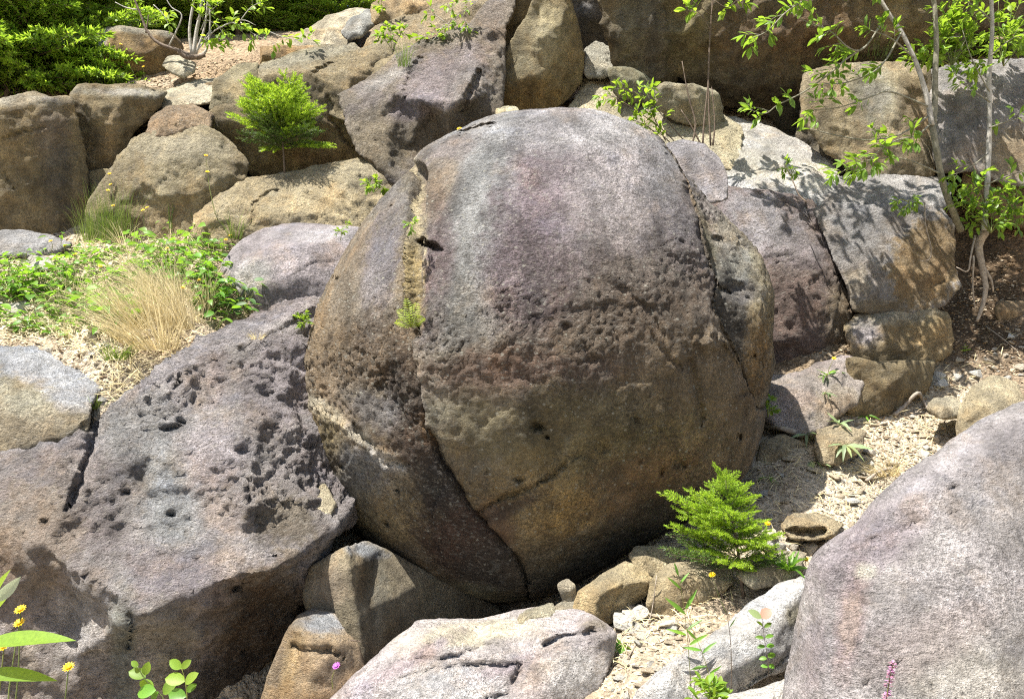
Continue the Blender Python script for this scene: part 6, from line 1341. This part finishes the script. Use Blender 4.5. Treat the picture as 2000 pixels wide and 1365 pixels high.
pk = sprig('pink_flower_spike', 'fuzzy pink-mauve flower spike in front of the big foreground boulder', Vector((1.02, 2.1, -.1)), [(1725,1480),(1728,1400),(1735,1340),(1745,1293)], 2.1, [], .03, .0025, M_GSTEM, cat='flower')
g = Geo(); pb = Vector(pk.location); Lp = smoothline(W_([(1728,1400),(1735,1340),(1745,1293)], 2.1))
for i in range(150):
    t = U(0, 1); k = min(int(t * (len(Lp) - 1)), len(Lp) - 2); p = Lp[k].lerp(Lp[k + 1], t * (len(Lp) - 1) - k) - pb; a = U(0, 6.28)
    V, Fc = leaf_geo(U(.010, .016), .006, .3, .3, 2, 'round'); g.add(V, Fc, Matrix.Translation(p) @ frame(Vector((math.cos(a), math.sin(a), U(.2, .9)))))
child('blossom', g.mesh('blossom', M_PINK), pk, kind='stuff')
flower(650, 1345, 657, 1300, 'small violet flower in front of the ochre block near the bottom edge', M_VIOLET, .02, name='violet_flower', Y=3.6)
for px, py, lb in [(40,1190,'yellow flower beside the willow leaves, higher of the close pair'),(38,1216,'yellow flower beside the willow leaves, lower of the close pair'),(8,1262,'yellow flower partly behind the upper willow leaf'),(134,1302,'tiny yellow flower right of the lower willow leaf')]:
    flower(px - 25, 1480, px, py, lb, M_YEL, .015, Y=2.0)

# ---------------------------------------------------------------- roots, dead wood
def wood(name, label, pts, r0, r1, cat, mat=M_WOOD, k=8, wob=.12):
    L = [Vector(p) if isinstance(p, Vector) else P(*p) for p in pts]; lo = min(L, key=lambda v: v.z)
    o_ = Geo(); o_.tube([p - lo for p in smoothline(L)], r0, r1, k, wob=wob)
    return tag(link(name, o_.mesh(name, mat), None, lo), label, cat)
def onp(px, py, off=.03):
    h = hit(px, py); return h[0] + h[1] * off if h else P(px, py, 6)
wood('tree_root', 'thick grey root hanging down the dark earth bank below the straight sapling', [(1925,450,6.55),(1912,480,6.6),(1918,520,6.6),(1925,560,6.6),(1918,600,6.6),(1908,628,6.6)], .035, .012, 'root')
wood('tree_root', 'side root bending right off the thick hanging root', [(1920,520,6.6),(1935,545,6.6),(1940,570,6.62)], .014, .007, 'root')
wood('tree_root', 'thin looping root left of the thick hanging root', [(1905,460,6.55),(1896,500,6.5),(1890,530,6.5),(1868,522,6.5)], .008, .004, 'root')
wood('tree_root', 'thin root hanging straight down beside the thick root', [(1902,500,6.55),(1900,560,6.58),(1905,610,6.6)], .008, .004, 'root')
wood('tree_root', 'fine pale root dangling over the face of the big joint block', [(1806,395,6.3),(1808,440,6.3),(1818,480,6.32),(1816,505,6.32),(1800,510,6.3)], .005, .003, 'root', M_WOOD, 5)
wood('dead_branch', 'forked weathered dead branch lying against the earth right of the shaded block', [onp(1745,815),onp(1760,790),onp(1782,762,.05),onp(1800,785,.03),onp(1815,808,.02)], .016, .012, 'branch')
wood('dead_branch', 'grey-brown stick lying across the notch at the right foot of the huge boulder', [onp(1495,838,.03),onp(1530,848,.04),onp(1565,856,.03),onp(1590,860,.02)], .022, .016, 'branch')
wood('dead_branch', 'short pale stick lying among the dry roots on the scree', [onp(1688,945,.03),onp(1715,930,.04),onp(1742,920,.03)], .012, .008, 'branch')
wood('dead_branch', 'thin bent twig on the grey scree right of the foreground rock', [onp(1230,1290,.02),onp(1270,1200,.05),onp(1290,1140,.08)], .004, .002, 'branch')
wood('dead_branch', 'thin twig crossing the red-brown bank near the right edge', [onp(1925,640,.02),onp(1950,665,.04),onp(1985,690,.02)], .005, .003, 'branch')
wood('dead_branch', 'short dark twig sticking out of the ochre block by the foreground rock', [P(685,1250,4.2),P(705,1252,4.15)], .004, .002, 'branch', M_BARKB, 5)
for pts in ([(1890,300,6.5),(1910,345,6.45),(1925,400,6.5)],):
    wood('dead_branch', 'thin purplish bare twig leaning against the foot of the straight sapling', pts, .008, .005, 'branch', M_BARKB)
wood('dead_branch', 'bare forked twig standing in the crack between the dappled slabs', [(1575,395,6.5),(1560,380,6.55),(1547,350,6.6)], .007, .004, 'branch', M_BARKB)

# ---------------------------------------------------------------- loose stones and chips
def stone_mesh(seed, flat):
    import bmesh
    r = random.Random(seed); bm = bmesh.new()
    for i in range(11):
        v = Vector((r.gauss(0, 1), r.gauss(0, 1), r.gauss(0, 1))).normalized(); bm.verts.new((v.x * r.uniform(.8, 1), v.y * r.uniform(.6, .9), v.z * flat))
    bmesh.ops.convex_hull(bm, input=bm.verts[:]); bmesh.ops.delete(bm, geom=[v for v in bm.verts if not v.link_faces], context='VERTS')
    bmesh.ops.bevel(bm, geom=bm.edges[:], offset=.06, segments=1, affect='EDGES')
    me = bpy.data.meshes.new('stone'); bm.to_mesh(me); bm.free(); return me
SMAT = []
for nm, c, w in (('buff_loose_stone', (.46, .38, .27), .2), ('grey_loose_stone', (.46, .44, .39), .2), ('pale_loose_stone', (.56, .50, .40), .1)):
    m, nt, out = nodes(nm); b = NB(nt); tc = b.n('ShaderNodeTexCoord').outputs['Object']; oi = b.n('ShaderNodeObjectInfo').outputs['Random']
    n = b.noise(tc, 3.5, 6, .7); f = b.math('MULTIPLY', b.ramp(n, .3, .7, .82, 1.15), b.ramp(oi, 0, 1, .85, 1.12)); cc = b.n('ShaderNodeCombineColor')
    for i in range(3): nt.links.new(f, cc.inputs[i])
    bp = b.n('ShaderNodeBump'); bp.inputs['Distance'].default_value = .04; nt.links.new(n, bp.inputs['Height'])
    p = b.n('ShaderNodeBsdfPrincipled'); p.inputs['Roughness'].default_value = .9; nt.links.new(b.mix(1.0, c4(c), cc.outputs[0], 'MULTIPLY'), p.inputs['Base Color']); nt.links.new(bp.outputs[0], p.inputs['Normal']); nt.links.new(p.outputs[0], out.inputs[0]); SMAT.append(m)
STM = []
for i in range(9):
    me = stone_mesh(i, (.35, .55, .75)[i % 3]); me.materials.append(SMAT[i % 3]); STM.append(me)
def stones(reg, n, lo, hi, seed, label, group, mind=14):
    r = random.Random(seed)
    for x, y in scatter(reg, n, seed, mind=mind):
        h = hit(x, y); s = lo + (hi - lo) * r.random() ** 2.2
        o = link('loose_stone', r.choice(STM), None, h[0] + Vector((0, 0, s * .12))); o.scale = (s * r.uniform(.8, 1.3), s, s * r.uniform(.7, 1))
        o.rotation_euler = (r.uniform(-.4, .4), r.uniform(-.4, .4), r.uniform(0, 6.28)); tag(o, label, 'stone', group)
stones([(1490,940),(1560,880),(1700,860),(1800,840),(1870,860),(1720,980),(1640,1050),(1480,1100),(1460,1000)], 70, .02, .085, 21, 'loose buff stone lying on the sunlit scree right of the huge boulder', 'loose stones on the right-hand scree')
stones([(1160,1220),(1250,1210),(1330,1210),(1430,1190),(1400,1230),(1300,1310),(1200,1380),(1180,1300)], 45, .015, .07, 22, 'loose buff stone on the scree between the foreground rocks', 'loose stones between the foreground rocks', 12)
stones([(1680,860),(1750,790),(1850,700),(2000,640),(2000,740),(1880,740),(1800,830)], 45, .02, .09, 23, 'loose stone on the earth slope near the right edge', 'loose stones on the right-hand earth slope')
stones([(0,690),(250,660),(260,740),(190,790),(180,690)], 24, .015, .05, 24, 'loose stone at the lower edge of the left-hand meadow', 'loose stones below the meadow', 10)
stones([(290,230),(500,120),(560,110),(480,130),(420,150),(330,210)], 20, .02, .06, 25, 'loose stone on the upper ledge by the shrub', 'loose stones on the upper ledge', 8)
stones([(1040,1190),(1180,1160),(1260,1080),(1180,1140),(1060,1180)], 12, .02, .06, 26, 'loose stone in the shadow under the huge boulder', 'loose stones under the huge boulder', 8)
stones([(370,440),(480,440),(480,470),(380,470)], 8, .03, .07, 27, 'loose stone at the foot of the sandy outcrop', 'loose stones at the outcrop foot', 10)
stones([(1050,1195),(1130,1150),(1260,1095),(1310,1170),(1290,1215),(1190,1230)], 12, .05, .12, 28, 'angular split stone in the rubble between the huge boulder and the pale foreground rock', 'angular rubble at the boulder foot', 16)
stones([(1470,1060),(1600,1010),(1650,1045),(1560,1090),(1470,1100)], 8, .05, .11, 29, 'angular split stone beside the crumbling ledge stone right of the small spruce', 'angular rubble by the ledge stone', 16)
# chips: far too many to count
def chips(name, reg_xy, n, lo, hi, seed, mat, label, fl=.35, ymin=None):
    r = np.random.RandomState(seed); x = r.uniform(reg_xy[0], reg_xy[1], n); y = r.uniform(reg_xy[2], reg_xy[3], n)
    ix = np.clip(np.searchsorted(gx, x) - 1, 0, nx - 2); iy = np.clip(np.searchsorted(gy, y) - 1, 0, ny - 2)
    Z = gz.reshape(ny, nx); tx = (x - gx[ix]) / (gx[ix + 1] - gx[ix]); ty = (y - gy[iy]) / (gy[iy + 1] - gy[iy])
    z = (Z[iy, ix] * (1 - tx) + Z[iy, ix + 1] * tx) * (1 - ty) + (Z[iy + 1, ix] * (1 - tx) + Z[iy + 1, ix + 1] * tx) * ty
    base = np.array([(1, 0, 0), (-.3, .9, 0), (-.8, -.6, 0), (.3, .1, .9), (-.2, -.3, -.9), (.2, -.9, .2)])
    fc = np.array([(0, 1, 3), (1, 2, 3), (2, 5, 3), (5, 0, 3), (1, 0, 4), (2, 1, 4), (5, 2, 4), (0, 5, 4)])
    s = lo + (hi - lo) * r.rand(n) ** 3; a = r.uniform(0, 6.28, n); til = r.normal(0, .5, n)
    B = base[None] * np.array([1, .7, fl]) * (1 + .25 * r.normal(size=(n, 6, 3)))
    B = B * s[:, None, None]
    zz = B[:, :, 2] + B[:, :, 0] * til[:, None] * .6
    X = B[:, :, 0] * np.cos(a)[:, None] - B[:, :, 1] * np.sin(a)[:, None]; Yv = B[:, :, 0] * np.sin(a)[:, None] + B[:, :, 1] * np.cos(a)[:, None]
    V = np.stack([X + x[:, None], Yv + y[:, None], zz + z[:, None] + s[:, None] * .1], 2).reshape(-1, 3)
    Fa = (fc[None] + (np.arange(n) * 6)[:, None, None]).reshape(-1, 3)
    o = link(name, mesh_np(name, V, Fa, mat, False)); return tag(o, label, 'gravel', None, 'stuff')
def chip_mat(name, c, var):
    m, nt, out = nodes(name); b = NB(nt); g = b.n('ShaderNodeNewGeometry').outputs['Random Per Island']
    cc = b.n('ShaderNodeCombineColor'); f = b.ramp(g, 0, 1, 1 - var, 1 + var)
    for i in range(3): nt.links.new(f, cc.inputs[i])
    p = b.n('ShaderNodeBsdfPrincipled'); p.inputs['Roughness'].default_value = .92; nt.links.new(b.mix(1.0, c4(c), cc.outputs[0], 'MULTIPLY'), p.inputs['Base Color']); nt.links.new(p.outputs[0], out.inputs[0]); return m
M_CHIP = chip_mat('scree_chips', (.41, .34, .245), .42); M_LIT = chip_mat('leaf_litter', (.34, .25, .155), .5)
chips('scree_gravel', (.4, 4.4, 3.6, 7.4), 30000, .004, .019, 5, M_CHIP, 'pale stone chips covering the scree')
chips('ledge_gravel', (-4.2, -.8, 4.6, 8.8), 14000, .004, .018, 6, M_CHIP, 'pale stone chips scattered through meadow and ledge')
chips('leaf_litter', (-4.2, -.8, 4.8, 8.8), 9000, .008, .03, 8, M_LIT, 'brown dead leaves and crumbs on the meadow soil', .12)
chips('bank_litter', (2.4, 4.8, 5.6, 8.2), 9000, .008, .03, 9, M_LIT, 'brown dead leaves and crumbs on the earth bank', .12)
# straw
def straw(name, reg, n, seed, label):
    r = random.Random(seed); g = Geo()
    for x, y in scatter(reg, n, seed):
        h = hit(x, y); a = r.uniform(0, 6.28); l = r.uniform(.05, .16); d = Vector((math.cos(a), math.sin(a), 0)); d = (d - h[1] * d.dot(h[1])).normalized(); s = d.cross(h[1]) * r.uniform(.0012, .0025)
        p = h[0] + h[1] * r.uniform(.008, .03); m = p + d * l * .5 + h[1] * .015; q = p + d * l; k = len(g.V); g.V += [p - s, p + s, m + s, m - s, q]; g.F += [(k, k + 1, k + 2, k + 3), (k + 3, k + 2, k + 4)]; g.I += [0, 0]
    return tag(link(name, g.mesh(name, M_DRY)), label, 'straw', None, 'stuff')
straw('dry_straw', [(-10,480),(470,460),(520,600),(400,700),(210,790),(190,690),(-10,680)], 1500, 31, 'dead straw and twigs lying over the meadow soil')
straw('scree_straw', [(1480,840),(1900,700),(1990,640),(1800,900),(1600,1080),(1440,1180),(1200,1330),(1180,1230)], 500, 32, 'dead straw and twigs lying on the scree')
# low ground cover in the meadow
def cover(name, reg, n, seed, lo, hi, mat, label, w=.5):
    r = random.Random(seed); g = Geo()
    for x, y in scatter(reg, n, seed):
        h = hit(x, y); k = r.randint(3, 5); a0 = r.uniform(0, 6.28); zz = r.uniform(.01, .07)
        for j in range(k):
            a = a0 + 6.28 * j / k; s = r.uniform(lo, hi); V, Fc = leaf_geo(s, s * w, .3, r.uniform(.1, .5), 2, 'round')
            g.add(V, Fc, Matrix.Translation(h[0] + Vector((0, 0, zz))) @ frame(Vector((math.cos(a), math.sin(a), r.uniform(-.2, .6))), Vector((0, 0, 1)), r.uniform(-.4, .4)))
    return tag(link(name, g.mesh(name, mat)), label, 'ground cover', None, 'stuff')
cover('ground_cover', [(-20,490),(450,460),(460,520),(300,590),(250,650),(60,650),(-20,650)], 420, 41, .03, .06, M_MEADOW, 'low green seedlings covering the meadow soil')
cover('ledge_cover', [(1760,60),(2010,50),(2010,135),(1760,135)], 160, 43, .03, .07, M_LEAFB, 'low leaves along the ledge near the top right') if any(hit(x, 90) and hit(x, 90)[3] is ground for x in (1850, 1950)) else None
print('objects', len(bpy.data.objects))
